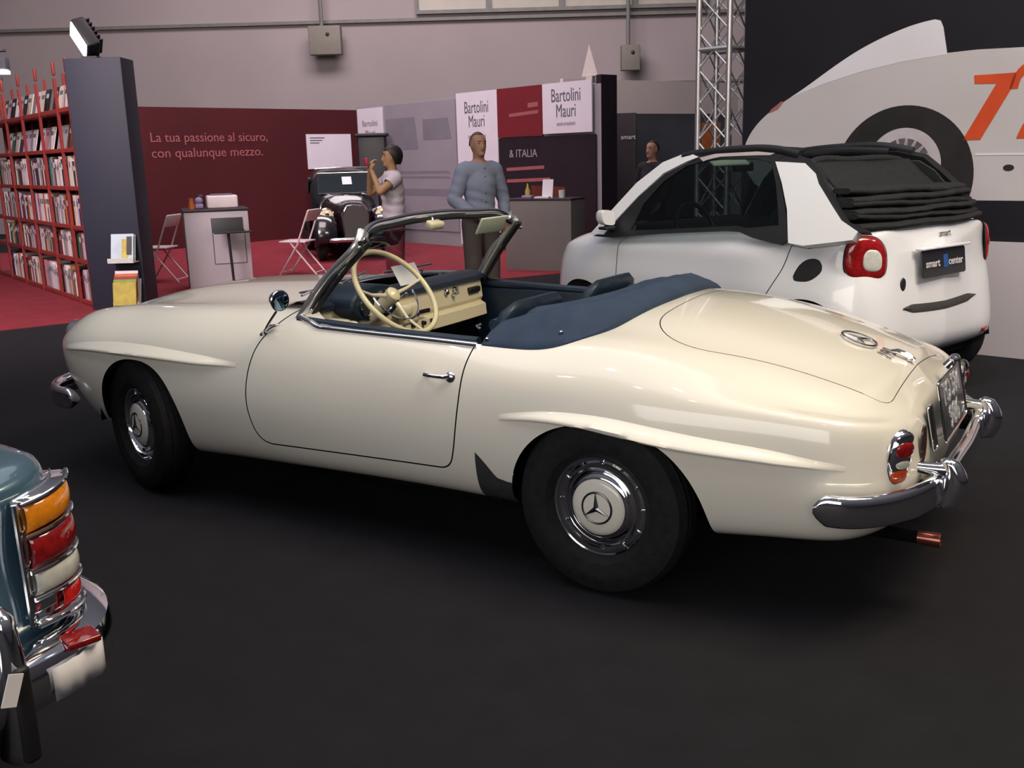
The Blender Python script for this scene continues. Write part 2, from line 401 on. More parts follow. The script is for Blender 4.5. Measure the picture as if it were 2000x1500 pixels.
CX = [-.60, -.585, -.55, -.49, -.38, -.20, .03, .32, .65, 1.05, 1.45, 1.83, 2.15, 2.42, 2.62, 2.74, 2.80, 2.82]
for k, s in enumerate(TOPS):
    row = []
    for i in range(NS):
        e = Vector(SB[i])+Vector(SN[i])*.105; c = Vector((CX[i], 0)); q = e.lerp(c, s); y = max(0, q.y)
        z = Htop(q.x, y)
        if k == 0: z -= .047 if 4 <= i <= 13 else .030
        row.append((q.x, y if 0 < i < NS-1 else 0, z))
    rows.append(row)
bm = surf_bm(rows, 340, 130)
# --- openings and panels
def superarch(cx, hx, z0, top, p=2.4):
    return lambda x, z: (((abs(x-cx)/hx)**p+(max(z-z0, 0)/(top-z0))**p)**(1/p)-1)*hx
ar = superarch(-.025, .375, .22, .615); af = superarch(2.355, .315, .20, .640)
def F_arch(co):
    if abs(co.y) < .5: return 1
    return min(ar(co.x, co.z), af(co.x, co.z))
cut(bm, F_arch)
bmesh.ops.delete(bm, geom=[f for f in bm.faces if F_arch(fc(f)) < 0 and abs(fc(f).y) > .5], context='FACES')
cock = sdf_poly(rpoly([(.06, -.60), (.42, -.715), (1.30, -.715), (1.56, -.45), (1.66, 0), (1.56, .45), (1.30, .715), (.42, .715), (.06, .60)], [.3, .2, .15, .3, .3, .3, .15, .2, .3]))
def F_cock(co): return cock(co.x, co.y) if co.z > .7 else 1
cut(bm, F_cock)
bmesh.ops.delete(bm, geom=[f for f in bm.faces if F_cock(fc(f)) < 0], context='FACES')
doorp = sdf_poly(rpoly([(.53, 1.0), (.545, .80), (.553, .64), (.575, .47), (.605, .372), (1.60, .342), (1.645, .50), (1.635, .64), (1.59, .78), (1.50, .87), (1.41, .95), (1.40, 1.0)], [0, .1, .2, .15, .05, .1, .15, .15, .1, .1, .1, 0]))
def F_door(co): return doorp(co.x, co.z) if abs(co.y) > .6 and .3 < co.x < 2 and co.z < .93 else 1
for off in (-.003, .003): cut(bm, lambda co: F_door(co)+off)
lidp = sdf_poly(rpoly([(-.862, -.485), (-.55, -.52), (-.22, -.615), (-.05, -.46), (-.05, .46), (-.22, .615), (-.55, .52), (-.862, .485)], [.09, .3, .25, .15, .15, .25, .3, .09]))
def F_lid(co): return lidp(co.x, co.y) if co.z > .66 and co.x < .05 else 1
for off in (-.002, .002): cut(bm, lambda co: F_lid(co)+off*(1 if co.x > -.79 else .45))
guardp = sdf_poly([(.485, .46), (.44, .415), (.40, .368), (.335, .355), (.335, .1), (.50, .1)])
def F_guard(co): return guardp(co.x, co.z) if co.y > .6 and co.z < .6 else 1
cut(bm, F_guard)
guard_f = []
door_f = {1: [], -1: []}; lid_f = []; body_f = []
for f in bm.faces:
    c = fc(f); d = F_door(c); l = F_lid(c)
    if d < -.003: door_f[1 if c.y > 0 else -1].append(f)
    elif l < -.002*(1 if c.x > -.79 else .45): lid_f.append(f)
    elif F_guard(c) < 0: guard_f.append(f)
    else:
        if abs(d) < .003 or abs(l) < .002*(1 if c.x > -.79 else .45): f.material_index = 1
        body_f.append(f)
body = part_from(bm, body_f, 'body', ['cream', 'dark'], SL)
door_l = part_from(bm, door_f[1], 'door', ['cream'], SL); door_r = part_from(bm, door_f[-1], 'door', ['cream'], SL)
lid = part_from(bm, lid_f, 'boot_lid', ['cream'], SL)
guard = part_from(bm, guard_f, 'stone_guard', ['guard'], SL)
bm.free()
#ENDBODY
from mathutils.bvhtree import BVHTree
def bvh(objs):
    V = []; F = []
    for o in objs:
        b0 = len(V); V += [v.co.copy() for v in o.data.vertices]; F += [[i+b0 for i in p.vertices] for p in o.data.polygons]
    return BVHTree.FromPolygons(V, F)
ST = bvh([body, door_l, door_r, lid, guard])
def side_pt(T, x, z, sg=1):
    h = T.ray_cast(Vector((x, 3*sg, z)), Vector((0, -sg, 0))); return h
def top_pt(T, x, y): return T.ray_cast(Vector((x, y, 3)), Vector((0, 0, -1)))
# ---- eyebrow ridges over the wheels
def brow(T, xs, zs, name, m, parent, sg=1, out=.052, hw=.027):
    zf = spl(xs, zs); N = 60; G = []
    for i in range(N+1):
        t = i/N; x = xs[0]+(xs[-1]-xs[0])*t; z = float(zf(x))
        e = min(1, (t/.16))**.7 if t < .16 else 1
        e *= min(1, ((1-t)/.38))**.8 if t > .62 else 1
        e *= min(1, t/.45)**.5
        e = max(e, .02); row = []
        for dz, o in ((1.25, -.12), (.8, .10), (.35, .55), (-.1, .92), (-.42, 1.0), (-.62, .93), (-.74, .70), (-.78, .2), (-.80, -.25)):
            zz = z+dz*hw*(.45+.55*e); h = side_pt(T, x, min(max(zz, z-.2), z+.2), sg)
            yy = h[0].y*sg if h[0] else None
            row.append([x, yy, zz, o*out*e])
        ys = [r[1] for r in row if r[1] is not None]; ref = ys[0] if ys else .84
        for r in row:
            if r[1] is None or r[1] < ref-.05: r[1] = ref
        G.append([(r[0], (r[1]+r[3])*sg, r[2]) for r in row])
    b = MB(); b.grid(G); return b.build(name, m, parent, angle=60)
for sg in (1, -1):
    brow(ST, [-.80, -.55, -.30, 0, .20, .375], [.552, .578, .600, .625, .622, .600], 'wheel_eyebrow', 'cream', SL, sg)
    brow(ST, [1.70, 1.95, 2.2, 2.45, 2.7, 2.95], [.668, .675, .684, .684, .672, .640], 'wheel_eyebrow', 'cream', SL, sg)
# ---- underside, wheel wells, cockpit tub
b = MB(); b.box((1.05, 0, .34), (3.6, 1.02, .25), bev=.04); b.box((1.2, 0, .30), (1.55, 1.50, .10)); b.box((-.55, 0, .36), (.55, 1.2, .12), bev=.03)
b.build('underbody', 'dark', SL)
def well(x, r, wy0=.50, wy1=.775, z=.29, T=None, cap=.69):
    for sg in (1, -1):
        G = []
        for k in range(25):
            a = R(2)+R(176)*k/24; cx, cz = x+r*math.cos(a), min(z+r*math.sin(a), cap)
            G.append([(cx, sg*wy0, cz), (cx, sg*wy1, cz)])
        b = MB(); b.grid(G); b.add([g[0] for g in G], [tuple(range(25))]); b.build('wheel_well', 'dark', SL)
well(-.02, .385); well(2.36, .345)
b = MB()
def tub(x0, x1, hw, z0, z1):
    v = [(x0, -hw, z0), (x1, -hw, z0), (x1, hw, z0), (x0, hw, z0), (x0, -hw, z1), (x1, -hw, z1), (x1, hw, z1), (x0, hw, z1)]
    b.add(v, [(0, 1, 2, 3), (0, 4, 5, 1), (1, 5, 6, 2), (2, 6, 7, 3), (3, 7, 4, 0)])
tub(.16, 1.62, .69, .24, .80); b.build('interior_lining', 'carpetnavy', SL, smooth=False, solid=.012)
# far and near door cards with a soft roll along the top
for sg in (1, -1):
    pth = [(1.44, .680*sg, .856), (1.2, .687*sg, .846), (.9, .687*sg, .836), (.55, .684*sg, .829)]
    b = MB(); b.tube(smooth_path(pth, 20), .022, 10); b.box((1.0, .68*sg, .62), (.92, .03, .42), bev=.012); b.box((1.0, .655*sg, .66), (.5, .04, .05), bev=.015)
    b.build('door_card', 'navy', SL)
# chrome strip along door tops
for sg in (1, -1):
    pts = []
    for i in range(30):
        x = 1.43-(1.43-.53)*i/29; y = .712 if x < 1.3 else .712-.25*(x-1.3)
        h = top_pt(ST, x, (y+.012)*sg); pts.append((x, (y+.004)*sg, (h[0].z if h[0] else .87)+.006))
    b = MB(); b.tube(smooth_path(pts, 40), .016, 14, ry=.012, up=(0, 0, 1)); b.build('door_top_trim', 'chrome', SL)
# ---- wheels
STAR = []
for k in range(3):
    a = R(90+120*k+4); STAR += [(.047*math.cos(a), .047*math.sin(a)), (.0085*math.cos(a+R(60)), .0085*math.sin(a+R(60)))]
def star_emblem(name, M4, r, parent, m='chrome', up_=0):
    b = MB(); s = r/.05
    b.lathe([((.0475+.0035*math.cos(t))*s, (.003*math.sin(t)+.002)*s) for t in [2*PI*i/8 for i in range(9)]], 40, M4)
    n = len(STAR); vs = [M4@Vector((x*s, y*s, (.003+up_)*s)) for x, y in STAR]+[M4@Vector((0, 0, (.007+up_)*s))]
    b.add(vs+[v-(M4.to_3x3()@Vector((0, 0, .008)))*s for v in vs[:-1]], [(i, (i+1) % n, n) for i in range(n)]+[(i, (i+1) % n, n+1+(i+1) % n, n+1+i) for i in range(n)]); return b.build(name, m, parent, angle=10)
TY = [(.166, .030), (.176, .050), (.20, .080), (.232, .088), (.265, .086), (.292, .076), (.300, .073), (.308, .058), (.313, .05), (.309, .044), (.3155, .040), (.317, .022), (.313, .018), (.3175, .014), (.319, -.014), (.315, -.018), (.319, -.022), (.313, -.058), (.29, -.08), (.232, -.086), (.18, -.066), (.15, -.05)]
RM = [(.168, .034), (.176, .044), (.178, .050), (.175, .054), (.170, .052), (.165, .040), (.158, .032), (.150, .034), (.143, .044), (.138, .052), (.133, .053), (.128, .046), (.122, .036), (.118, .034), (.112, .040), (.10, .040)]
HC_ = [(.116, .040), (.114, .052), (.108, .057), (.102, .059), (.1005, .063)]
HD = [(.1015, .058), (.099, .0635), (.085, .0685), (.06, .0735), (.03, .0765), (0.0001, .0775)]
def make_wheel(parent, x, y, sg, steer=0, disc='cream', tilt=0, name='wheel', sc=1.0, cz=None):
    M4 = Matrix.Translation((x, y*sg, cz or .318*sc)) @ Matrix.Rotation(steer, 4, 'Z') @ Matrix.Rotation(-sg*PI/2, 4, 'X') @ Matrix.Rotation(tilt, 4, 'Z') @ Matrix.Diagonal((sc, sc, sc, 1))
    if sg > 0: M4 = M4 @ Matrix.Rotation(PI, 4, 'Z')
    b = MB(); b.lathe(TY, 64, M4); t = b.build(name, 'rubber', parent, angle=25)
    b = MB(); b.lathe(RM, 64, M4); b.lathe([(.15, -.05), (.1, -.05), (.1, .046)], 32, M4); rim = b.build('wheel_rim', 'chrome', t, angle=40)
    b = MB()
    for k in range(12):
        a = 2*PI*k/12; b.tube([M4@Vector((math.cos(a)*.155, math.sin(a)*.155, .029)), M4@Vector((math.cos(a)*.155, math.sin(a)*.155, .036))], .007, 8)
    b.lathe(HC_, 48, M4); hc = b.build('hubcap_ring', 'chrome', t, angle=40)
    b = MB(); b.lathe(HD, 48, M4); b.build('hubcap', disc, t, angle=60)
    star_emblem('hubcap_star', M4 @ Matrix.Translation((0, 0, .0715)), .058, t, 'darkchrome', up_=.005)
    return t
make_wheel(SL, 0, .742, 1, tilt=0); make_wheel(SL, 0, .742, -1)
make_wheel(SL, 2.40, .722, 1, steer=R(-15)); make_wheel(SL, 2.40, .722, -1)
# ---- bumpers
def bumper_sec(pts, w, h, name, m, parent, n=14):
    """D section swept bar: pts path, h half height, w half depth"""
    P = smooth_path(pts, 200); G = []
    for i, p in enumerate(P):
        t = (P[min(i+1, 199)]-P[max(i-1, 0)]).normalized(); o = Vector((t.y, -t.x, 0)).normalized()
        e = min(1, (i+.3)/4., (199.3-i)/4.)**.45
        row = []
        for k in range(n):
            a = 2*PI*k/n; c, s_ = math.cos(a), math.sin(a)
            row.append(p+o*(w*(abs(c)**.8)*(1 if c > 0 else -.55))+Vector((0, 0, h*e*(abs(s_)**.7)*(1 if s_ > 0 else -1))))
        G.append(row)
    b = MB(); b.grid(G, closed_v=True); b.add(G[0], [tuple(range(n))]); b.add(G[-1], [tuple(range(n))]); return b.build(name, m, parent, angle=50)
rb = [(-.735, .835, .447), (-.80, .825, .443), (-.90, .75, .438), (-.985, .60, .436), (-1.03, .42, .440), (-1.045, .2, .448), (-1.05, 0, .450)]
rb = rb+[(x, -y, z) for x, y, z in rb[:-1][::-1]]
bumper_sec(rb[::-1], .034, .050, 'rear_bumper', 'chrome', SL)
fb = [(2.86, .80, .395), (2.98, .795, .395), (3.15, .70, .395), (3.28, .45, .395), (3.33, 0, .395)]
fb = fb+[(x, -y, z) for x, y, z in fb[:-1][::-1]]
bumper_sec(fb, .034, .052, 'front_bumper', 'chrome', SL)
for sg in (1, -1):
    b = MB(); b.box((-.95, .45*sg, .43), (.16, .05, .05), bev=.01); b.build('bumper_bracket', 'dark', SL)
    b = MB(); b.box((3.18, .45*sg, .40), (.24, .05, .05), bev=.01); b.build('bumper_bracket', 'dark', SL)
for sg in (1, -1):            # overriders: curved horn standing on the bumper
    G = []
    for i in range(18):
        t = i/17; z = .375+.165*t; xx = -1.052-.032*math.sin(PI*t*.95)-.0*t; wd = .034*(1-.30*t**3); dp = .040*(1-.35*t**3)
        if i in (0, 17): wd *= .3; dp *= .3
        G.append([(xx+dp*math.cos(a)+.012, .445*sg+wd*math.sin(a), z) for a in [2*PI*k/14 for k in range(14)]])
    b = MB(); b.grid(G, closed_v=True); b.add(G[0], [tuple(range(14))]); b.add(G[-1], [tuple(range(14))])
    b.tube([(-1.045, .445*sg, .50), (-.95, .47*sg, .505)], [.024, .018], 10)
    b.build('overrider', 'chrome', SL, angle=60)
# ---- tail lamps
def on_surf(T, p, d):
    h = T.ray_cast(Vector(p), Vector(d)); return h[0], h[1]
for sg in (1, -1):
    p, n = on_surf(ST, (-2.0, .592*sg, .562), (1, 0, 0))
    n = Vector((-.86, .50*sg, .06)).normalized(); up = Vector((-.16, 0, 1)).normalized(); M4 = frame(p+n*-.004, up.cross(n), up)
    # M4: x = sideways, y = up, z = outwards
    def shell(wx, hy, dz, z0, mm, nm, par, y0=0, cut_=None):
        G = []
        for i in range(9):
            t = i/8; r_ = math.cos(t*PI/2)**.6 if i < 8 else 0.02; G.append([M4@Vector((wx*r_*math.copysign(abs(math.cos(a))**.8, math.cos(a)), y0+hy*r_*math.copysign(abs(math.sin(a))**.9, math.sin(a)), z0+dz*math.sin(t*PI/2))) for a in [2*PI*k/28 for k in range(28)]])
        b = MB(); b.grid(G, closed_v=True); b.add(G[-1], [tuple(range(28))]); return b.build(nm, mm, par, angle=60)
    tl = shell(.048, .094, .034, 0, 'chrome', 'tail_lamp', SL)
    shell(.037, .030, .012, .024, 'redglass', 'lamp_lens', tl, .034); shell(.032, .018, .010, .026, 'clearlens', 'lamp_divider', tl, -.010); shell(.035, .029, .012, .023, 'orangered', 'lamp_lens', tl, -.046)
    shell(.036, .026, .014, .014, 'chrome', 'lamp_cap', tl, .066)
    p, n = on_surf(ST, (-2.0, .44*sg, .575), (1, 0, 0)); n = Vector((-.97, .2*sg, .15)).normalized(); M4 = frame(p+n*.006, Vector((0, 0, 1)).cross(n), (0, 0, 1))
    b = MB(); b.prism([(.021*math.cos(a)*(1-.15*math.sin(a)), .062*math.sin(a)) for a in [2*PI*k/24 for k in range(24)]], .008, M4); b.build('tail_oval', 'oxblood', SL, bevel=.002)  # flat dark oval on the tail, inboard of the lamp
# ---- number plate on its bracket
pc = Vector((-.985, .03, .632)); pu = Vector((.20, 0, 1)).normalized(); PM = frame(pc, (0, -1, 0), pu)   # x right when seen from behind, y up, z backwards
b = MB(); b.prism(rpoly([(-.225, -.098), (.225, -.098), (.225, .098), (-.225, .098)], .012), .006, PM); plate = b.build('number_plate', 'plateblack', SL, bevel=.001)
b = MB(); fr = rpoly([(-.228, -.101), (.228, -.101), (.228, .101), (-.228, .101)], .014)
b.tube([PM@Vector((x, y, .006)) for x, y in fr], .004, 8, closed=True); b.build('plate_frame', 'chrome', plate)
text_mesh('plate_lettering', 'TO 584', .112, PM@Matrix.Translation((-.005, .008, .007)), 'silverprint', plate, .0012, 'CENTER', .001, sx=.92)
text_mesh('plate_lettering', '986', .112, PM@Matrix.Translation((-.005, -.084, .007)), 'silverprint', plate, .0012, 'CENTER', .001, sx=1.15)
for sg in (1, -1):            # backing frames beside the plate
    PB = PM @ Matrix.Translation((-.262*sg, -.035, -.028)); o2 = rpoly([(-.030, -.075), (.030, -.075), (.030, .070), (-.030, .070)], .01)
    b = MB(); b.prism(o2, .006, PB); pb_ = b.build('plate_bracket', 'black', SL); b = MB(); b.tube([PB@Vector((x, y, .006)) for x, y in o2], .004, 8, closed=True); b.build('bracket_rim', 'chrome', pb_)
    b = MB(); b.tube([PB@Vector((0, 0, 0)), PB@Vector((.0, 0, -.10))], .010, 8); b.build('bracket_stay', 'dark', pb_)
b = MB(); b.tube([(-.94, -.12, .715), (-.965, -.12, .745)], .015, 12); b.sphere((-.968, -.12, .748), .019, 12, (1, 1.6, .8)); b.build('plate_lamp', 'chrome', SL)
# ---- boot badges and handle
def surf_frame(T, x, y, xdir=(0, -1, 0), lift=.001):
    h = top_pt(T, x, y); n = h[1]; n = n if n.z > 0 else -n; xd = Vector(xdir); xd = (xd-n*xd.dot(n)).normalized(); yd = n.cross(xd)
    return frame(h[0]+n*lift, xd, yd)
star_emblem('boot_star', surf_frame(ST, -.668, .052, lift=.006), .066, lid, 'chrome2')
text_mesh('boot_lettering', '190', .075, surf_frame(ST, -.765, .060, lift=.003) @ Matrix.Translation((-.06, -.03, 0)), 'chrome2', lid, .0015, bold=.0008)
F4 = surf_frame(ST, -.822, .035, lift=.004)
b = MB(); b.tube([F4@Vector((0, -.035, .004)), F4@Vector((0, -.01, .012)), F4@Vector((0, .03, .014)), F4@Vector((0, .05, .006))], [.010, .012, .010, .006], 10); b.sphere(F4@Vector((0, -.02, .004)), .016, 12, (1, 1, .6)); b.build('boot_handle', 'chrome', lid)
# ---- door handle, keyhole
for sg, dr in ((1, door_l), (-1, door_r)):
    pts = [(.600, .003), (.612, .026), (.640, .030), (.680, .028), (.70, .024), (.708, .003)]
    b = MB(); b.tube([(x, (side_pt(ST, x, .722, sg)[0].y*sg+o)*sg, .722-.002*(x-.6)) for x, o in pts], [.010, .009, .0075, .0075, .009, .011], 10)
    p = side_pt(ST, .600, .716, sg)[0]
    b.lathe([(.0001, .012), (.012, .010), (.019, .006), (.022, 0)], 24, Matrix.Translation(p) @ Matrix.Rotation(-sg*PI/2, 4, 'X')); b.build('door_handle', 'chrome', dr)
# ---- wing mirror
mp = side_pt(ST, 1.585, .80)[0]; b = MB()
b.tube([mp+Vector((0, -.003, 0)), mp+Vector((-.07, .03, .055)), mp+Vector((-.155, .055, .122))], [.008, .006, .006], 10)
b.tube([mp+Vector((.012, -.004, -.005)), mp+Vector((-.05, -.004, .034)), mp+Vector((-.085, -.012, .045))], [.010, .012, .003], 10)
mc = mp+Vector((-.175, .062, .158)); MM = frame(mc, Vector((-.45, 1, 0)), (0, 0, 1))
arm = b.build('wing_mirror', 'chrome', SL)
b = MB(); MD = frame(mc, Vector((.2, .98, 0)), (-.06, 0, 1))   # z of this frame points towards -x side
if (MD.to_3x3() @ Vector((0, 0, 1))).x > 0: MD = MD @ Matrix.Rotation(PI, 4, 'Y')
b.lathe([(.041, .004), (.044, 0), (.042, -.012), (.034, -.03), (.018, -.042), (.0001, -.046)], 28, MD); b.build('mirror_shell', 'chrome', arm)
b = MB(); b.lathe([(.0001, .003), (.039, .002), (.041, .001)], 28, MD); b.build('mirror_glass', 'mirrorglass', arm)
# ---- windscreen
TOPC = [(1.165, .585, 1.175), (1.185, .52, 1.215), (1.215, .36, 1.236), (1.245, .15, 1.245), (1.25, 0, 1.246)]
TOPC = TOPC+[(x, -y, z) for x, y, z in TOPC[:-1][::-1]]
BASC = [(1.425, .655, .885), (1.475, .60, .905), (1.555, .42, .930), (1.60, .2, .942), (1.615, 0, .945)]
BASC = BASC+[(x, -y, z) for x, y, z in BASC[:-1][::-1]]
tp = smooth_path(TOPC, 41); bp_ = smooth_path(BASC, 41)
b = MB(); b.grid([[a.lerp(c, t)+Vector((.012*math.sin(PI*t), 0, 0)) for t in [k/10 for k in range(11)]] for a, c in zip(tp, bp_)]); ws = b.build('windscreen', 'glass', SL)
b = MB(); b.tube([tp[k]+Vector((0, 0, .004)) for k in range(41)], .012, 12, ry=.017, up=(0, 0, 1)); b.build('windscreen_frame', 'chrome', SL)
b = MB(); b.tube([p+Vector((-.006, 0, -.018)) for p in tp[1:-1]], .010, 10); b.build('header_seal', 'black', SL)
b = MB(); b.tube([p+Vector((0, 0, -.004)) for p in bp_], .013, 12, ry=.013); b.build('cowl_trim', 'chrome', SL)
for sg in (1, -1):
    A = Vector((1.445, .665*sg, .865)); B_ = Vector((1.165, .590*sg, 1.185)); dx = (B_-A).normalized()
    pp = [A-dx*.01, A.lerp(B_, .25)+Vector((.012, .004*sg, 0)), A.lerp(B_, .6)+Vector((.014, .004*sg, 0)), B_, B_+Vector((.010, -.03*sg, .026))]
    b = MB(); b.tube(smooth_path(pp, 16), .019, 12, ry=.028, up=(0, 1, 0)); b.build('windscreen_post', 'satin', SL)
    b = MB(); b.tube([Vector(p)+Vector((-.022, -.014*sg, .004)) for p in smooth_path(pp[:4], 12)[1:]], .010, 8, ry=.015, up=(0, 1, 0)); b.build('post_lining', 'creampaint2' if sg < 0 else 'chrome', SL)
    b = MB(); b.tube([Vector(p)+Vector((-.040, -.008*sg, -.012)) for p in smooth_path(pp[:4], 12)], .009, 8, ry=.013, up=(0, 1, 0)); b.build('post_seal', 'black', SL)
    b = MB(); b.tube([(1.155, .60*sg, 1.18), (1.145, .615*sg, 1.175)], .012, 8); b.tube([(1.145, .60*sg, 1.15), (1.135, .612*sg, 1.148)], .008, 8); b.build('post_catch', 'chrome', SL)
b = MB(); b.box((1.225, 0, 1.205), (.05, .10, .035), rot=(0, R(-20), 0), bev=.012); b.build('rear_view_mirror', 'creamplastic', SL)
b = MB(); b.tube([(1.235, 0, 1.235), (1.225, 0, 1.205)], .006, 8); b.build('mirror_stem', 'chrome', SL)
for sg in (1, -1):
    b = MB(); b.box((1.185, .42*sg, 1.175), (.012, .24, .085), rot=(0, R(-35 if sg > 0 else -28), 0), bev=.005); b.build('sun_visor', 'tint' if sg > 0 else 'palevisor', SL)
# wipers
b = MB()
for y in (.42, .05, -.35):
    b.tube([(1.66-.25*abs(y), y, .935), (1.62-.25*abs(y), y+.05, .955), (1.595-.3*abs(y), y+.22, .965)], .005, 6)
    b.tube([(1.600-.3*abs(y), y+.02, .985), (1.56-.3*abs(y+.3), y+.34, .975)], .005, 6)
b.build('windscreen_wiper', 'chrome2', SL)
# ---- dashboard
DP = [(1.40, .62), (1.385, .40), (1.375, .15), (1.375, -.15), (1.385, -.40), (1.40, -.62)]
dpath = smooth_path([(x, y, 0) for x, y in DP], 30)
b = MB(); b.grid([[(p.x+ox, p.y, z) for ox, z in ((.10, .885), (.02, .885), (0, .878), (-.006, .84), (-.012, .79), (-.004, .775), (.0, .77), (-.03, .755), (-.035, .70), (-.02, .690), (.05, .69))] for p in dpath]); dash = b.build('dashboard', 'creamplastic', SL, angle=30)
b = MB(); b.grid([[(p.x+.20, p.y*1.02, .905), (p.x+.10, p.y*1.02, .925), (p.x+.03, p.y*1.02, .922), (p.x-.018, p.y*1.02, .905), (p.x-.022, p.y*1.02, .888), (p.x-.005, p.y*1.02, .878), (p.x+.06, p.y, .872)] for p in dpath]); b.build('dash_pad', 'navy', dash)
b = MB(); G = []
for i in range(8):
    t = i/7; r_ = 1-.25*t**2; G.append([(1.36-.10*t*0-.075*(1-t)+.02, .37+.165*r_*math.cos(a), .895+.075*r_*math.sin(a)) for a in [2*PI*k/28 for k in range(28)]])
G = [[(1.28, .37+.16*math.cos(a)*s, .895+.075*math.sin(a)*s) for a in [2*PI*k/28 for k in range(28)]] for s in (.86, .98)]+[[(x, .37+.165*math.cos(a), .897+.078*math.sin(a)) for a in [2*PI*k/28 for k in range(28)]] for x in (1.29, 1.33, 1.40, 1.47)]
b.grid(G, closed_v=True); b.add(G[0], [tuple(range(28))]); b.build('instrument_hood', 'navy', dash)
for y, r_ in ((.435, .052), (.315, .052)):
    MG = Matrix.Translation((1.278, y, .897)) @ Matrix.Rotation(-PI/2, 4, 'Y')
    b = MB(); b.lathe([(r_*.82, .002), (r_*.9, .008), (r_, .006), (r_, 0)], 28, MG); g = b.build('gauge_ring', 'chrome', dash)
    b = MB(); b.lathe([(.0001, .002), (r_*.86, .002)], 28, MG); b.build('gauge_face', 'black', dash)
b = MB(); b.tube([(1.372, -.34, .865), (1.35, -.335, .868), (1.345, -.33, .845), (1.37, -.325, .835)], .009, 8); b.build('glovebox_catch', 'chrome2', dash); b = MB(); b.sphere((1.368, -.27, .855), .016, 10); b.build('dash_knob', 'chrome2', dash)
b = MB(); b.box((1.385, -.53, .835), (.03, .11, .030), rot=(0, 0, R(4)), bev=.008); b.build('grab_handle', 'black', dash)
b = MB(); b.box((1.355, .06, .80), (.05, .13, .10), bev=.02); b.box((1.34, .12, .82), (.06, .10, .06), bev=.02); b.build('radio_panel', 'creamplastic', dash)
for y in (-.10, -.03, .05, .13): b = MB(); b.tube([(1.36, y, .745), (1.325, y, .742)], .010, 10); b.build('control_knob', 'black', dash)
b = MB(); b.box((1.325, -.02, .80), (.01, .09, .018)); b.build('radio_slot', 'black', dash)
b = MB(); G = []
b.box((1.34, .60, .80), (.20, .05, .12), bev=.02); b.box((1.28, .575, .815), (.12, .03, .07), bev=.015); b.build('kick_panel', 'creamplastic', dash)
# steering
SW = Vector((1.15, .40, .955)); ax = Vector((-.77, 0, .64)).normalized(); SM = frame(SW, (0, 1, 0), Vector((.64, 0, .77)))
b = MB(); b.tube([SM@Vector((.21*math.cos(a), .21*math.sin(a), 0)) for a in [2*PI*k/64 for k in range(64)]], .0115, 12, closed=True); sw = b.build('steering_wheel', 'ivory', SL)
sgn = 1 if (SM.to_3x3()@Vector((0, 0, 1))).x < 0 else -1
b = MB()
for a0 in (R(180-10), R(-0+10-0), R(270)):
    b.tube([SM@Vector((.04*math.cos(a0), .04*math.sin(a0), -.03*sgn)), SM@Vector((.12*math.cos(a0), .12*math.sin(a0), -.028*sgn)), SM@Vector((.205*math.cos(a0), .205*math.sin(a0), 0))], [.010, .007, .006], 8)
b.build('wheel_spoke', 'creamplastic', sw)
b = MB(); b.lathe([(.0001, .0), (.022, -.004), (.033, -.014), (.035, -.03), (.03, -.05)], 28, SM @ Matrix.Diagonal((1, 1, sgn, 1))); b.build('horn_button', 'ivory', sw)
b = MB(); b.tube([SM@Vector((.13*math.cos(a), .13*math.sin(a), -.018*sgn)) for a in [PI+PI*k/20 for k in range(21)]], .0045, 8); b.build('horn_ring', 'chrome', sw)
b = MB(); b.tube([SM@Vector((0, 0, -.03*sgn)), SM@Vector((0, 0, -.32*sgn))], [.032, .024], 14); b.build('steering_column', 'creamplastic', SL)
b = MB(); b.tube([SM@Vector((-.02, 0, -.10*sgn)), SM@Vector((-.16, .02, -.08*sgn))], [.004, .004], 8); b.sphere(SM@Vector((-.165, .02, -.08*sgn)), .009, 8); b.build('indicator_stalk', 'chrome', SL)
# seats
for sg in (1, -1):
    b = MB(); b.box((.86, .345*sg, .44), (.52, .50, .18), bev=.07); st = b.build('seat', 'navy', SL, angle=70)
    b = MB(); G = []
    for i in range(15):
        t = i/14; z = .48+.478*t; cx = .68-.18*t; hw = .25*(1-.25*max(0, (t-.7)/.3)**2); th = .065*(1-.45*t)
        if i == 14: hw *= .86; th *= .35
        G.append([(cx+th*math.copysign(abs(math.cos(a))**.6, math.cos(a)), .345*sg+hw*math.copysign(abs(math.sin(a))**.5, math.sin(a)), z) for a in [2*PI*k/28 for k in range(28)]])
    b.grid(G, closed_v=True); b.add(G[-1], [tuple(range(28))]); b.build('seat_back', 'navy', st, angle=70)
# ---- folded roof under its blue cover
oA = [(.515, .716, None), (.36, .716, None), (.20, .695, None), (.10, .615, None), (.045, .46, None), (.012, .23, None), (0, 0, None)]
rA = [(.515, .545, .893), (.42, .535, .922), (.30, .51, .950), (.20, .45, .968), (.135, .33, .985), (.105, .16, .997), (.10, 0, 1.0)]
iA = [(.53, .49, .878), (.46, .455, .895), (.36, .42, .912), (.28, .35, .928), (.225, .26, .948), (.20, .13, .962), (.195, 0, .965)]
dA = [(.535, .48, .80), (.49, .44, .78), (.40, .40, .78), (.33, .33, .78), (.28, .24, .78), (.26, .12, .78), (.25, 0, .78)]
oA = [(x, y, (top_pt(ST, x-.004, min(y+.006, .722))[0] or Vector((0, 0, .86))).z+.003) for x, y, _ in oA]
def full(A): return [Vector(v) for v in smooth_path([*A, *[(x, -y, z) for x, y, z in A[:-1][::-1]]], 90)]
o_, r_, i_, d_ = map(full, (oA, rA, iA, dA)); random.seed(4)
G = []
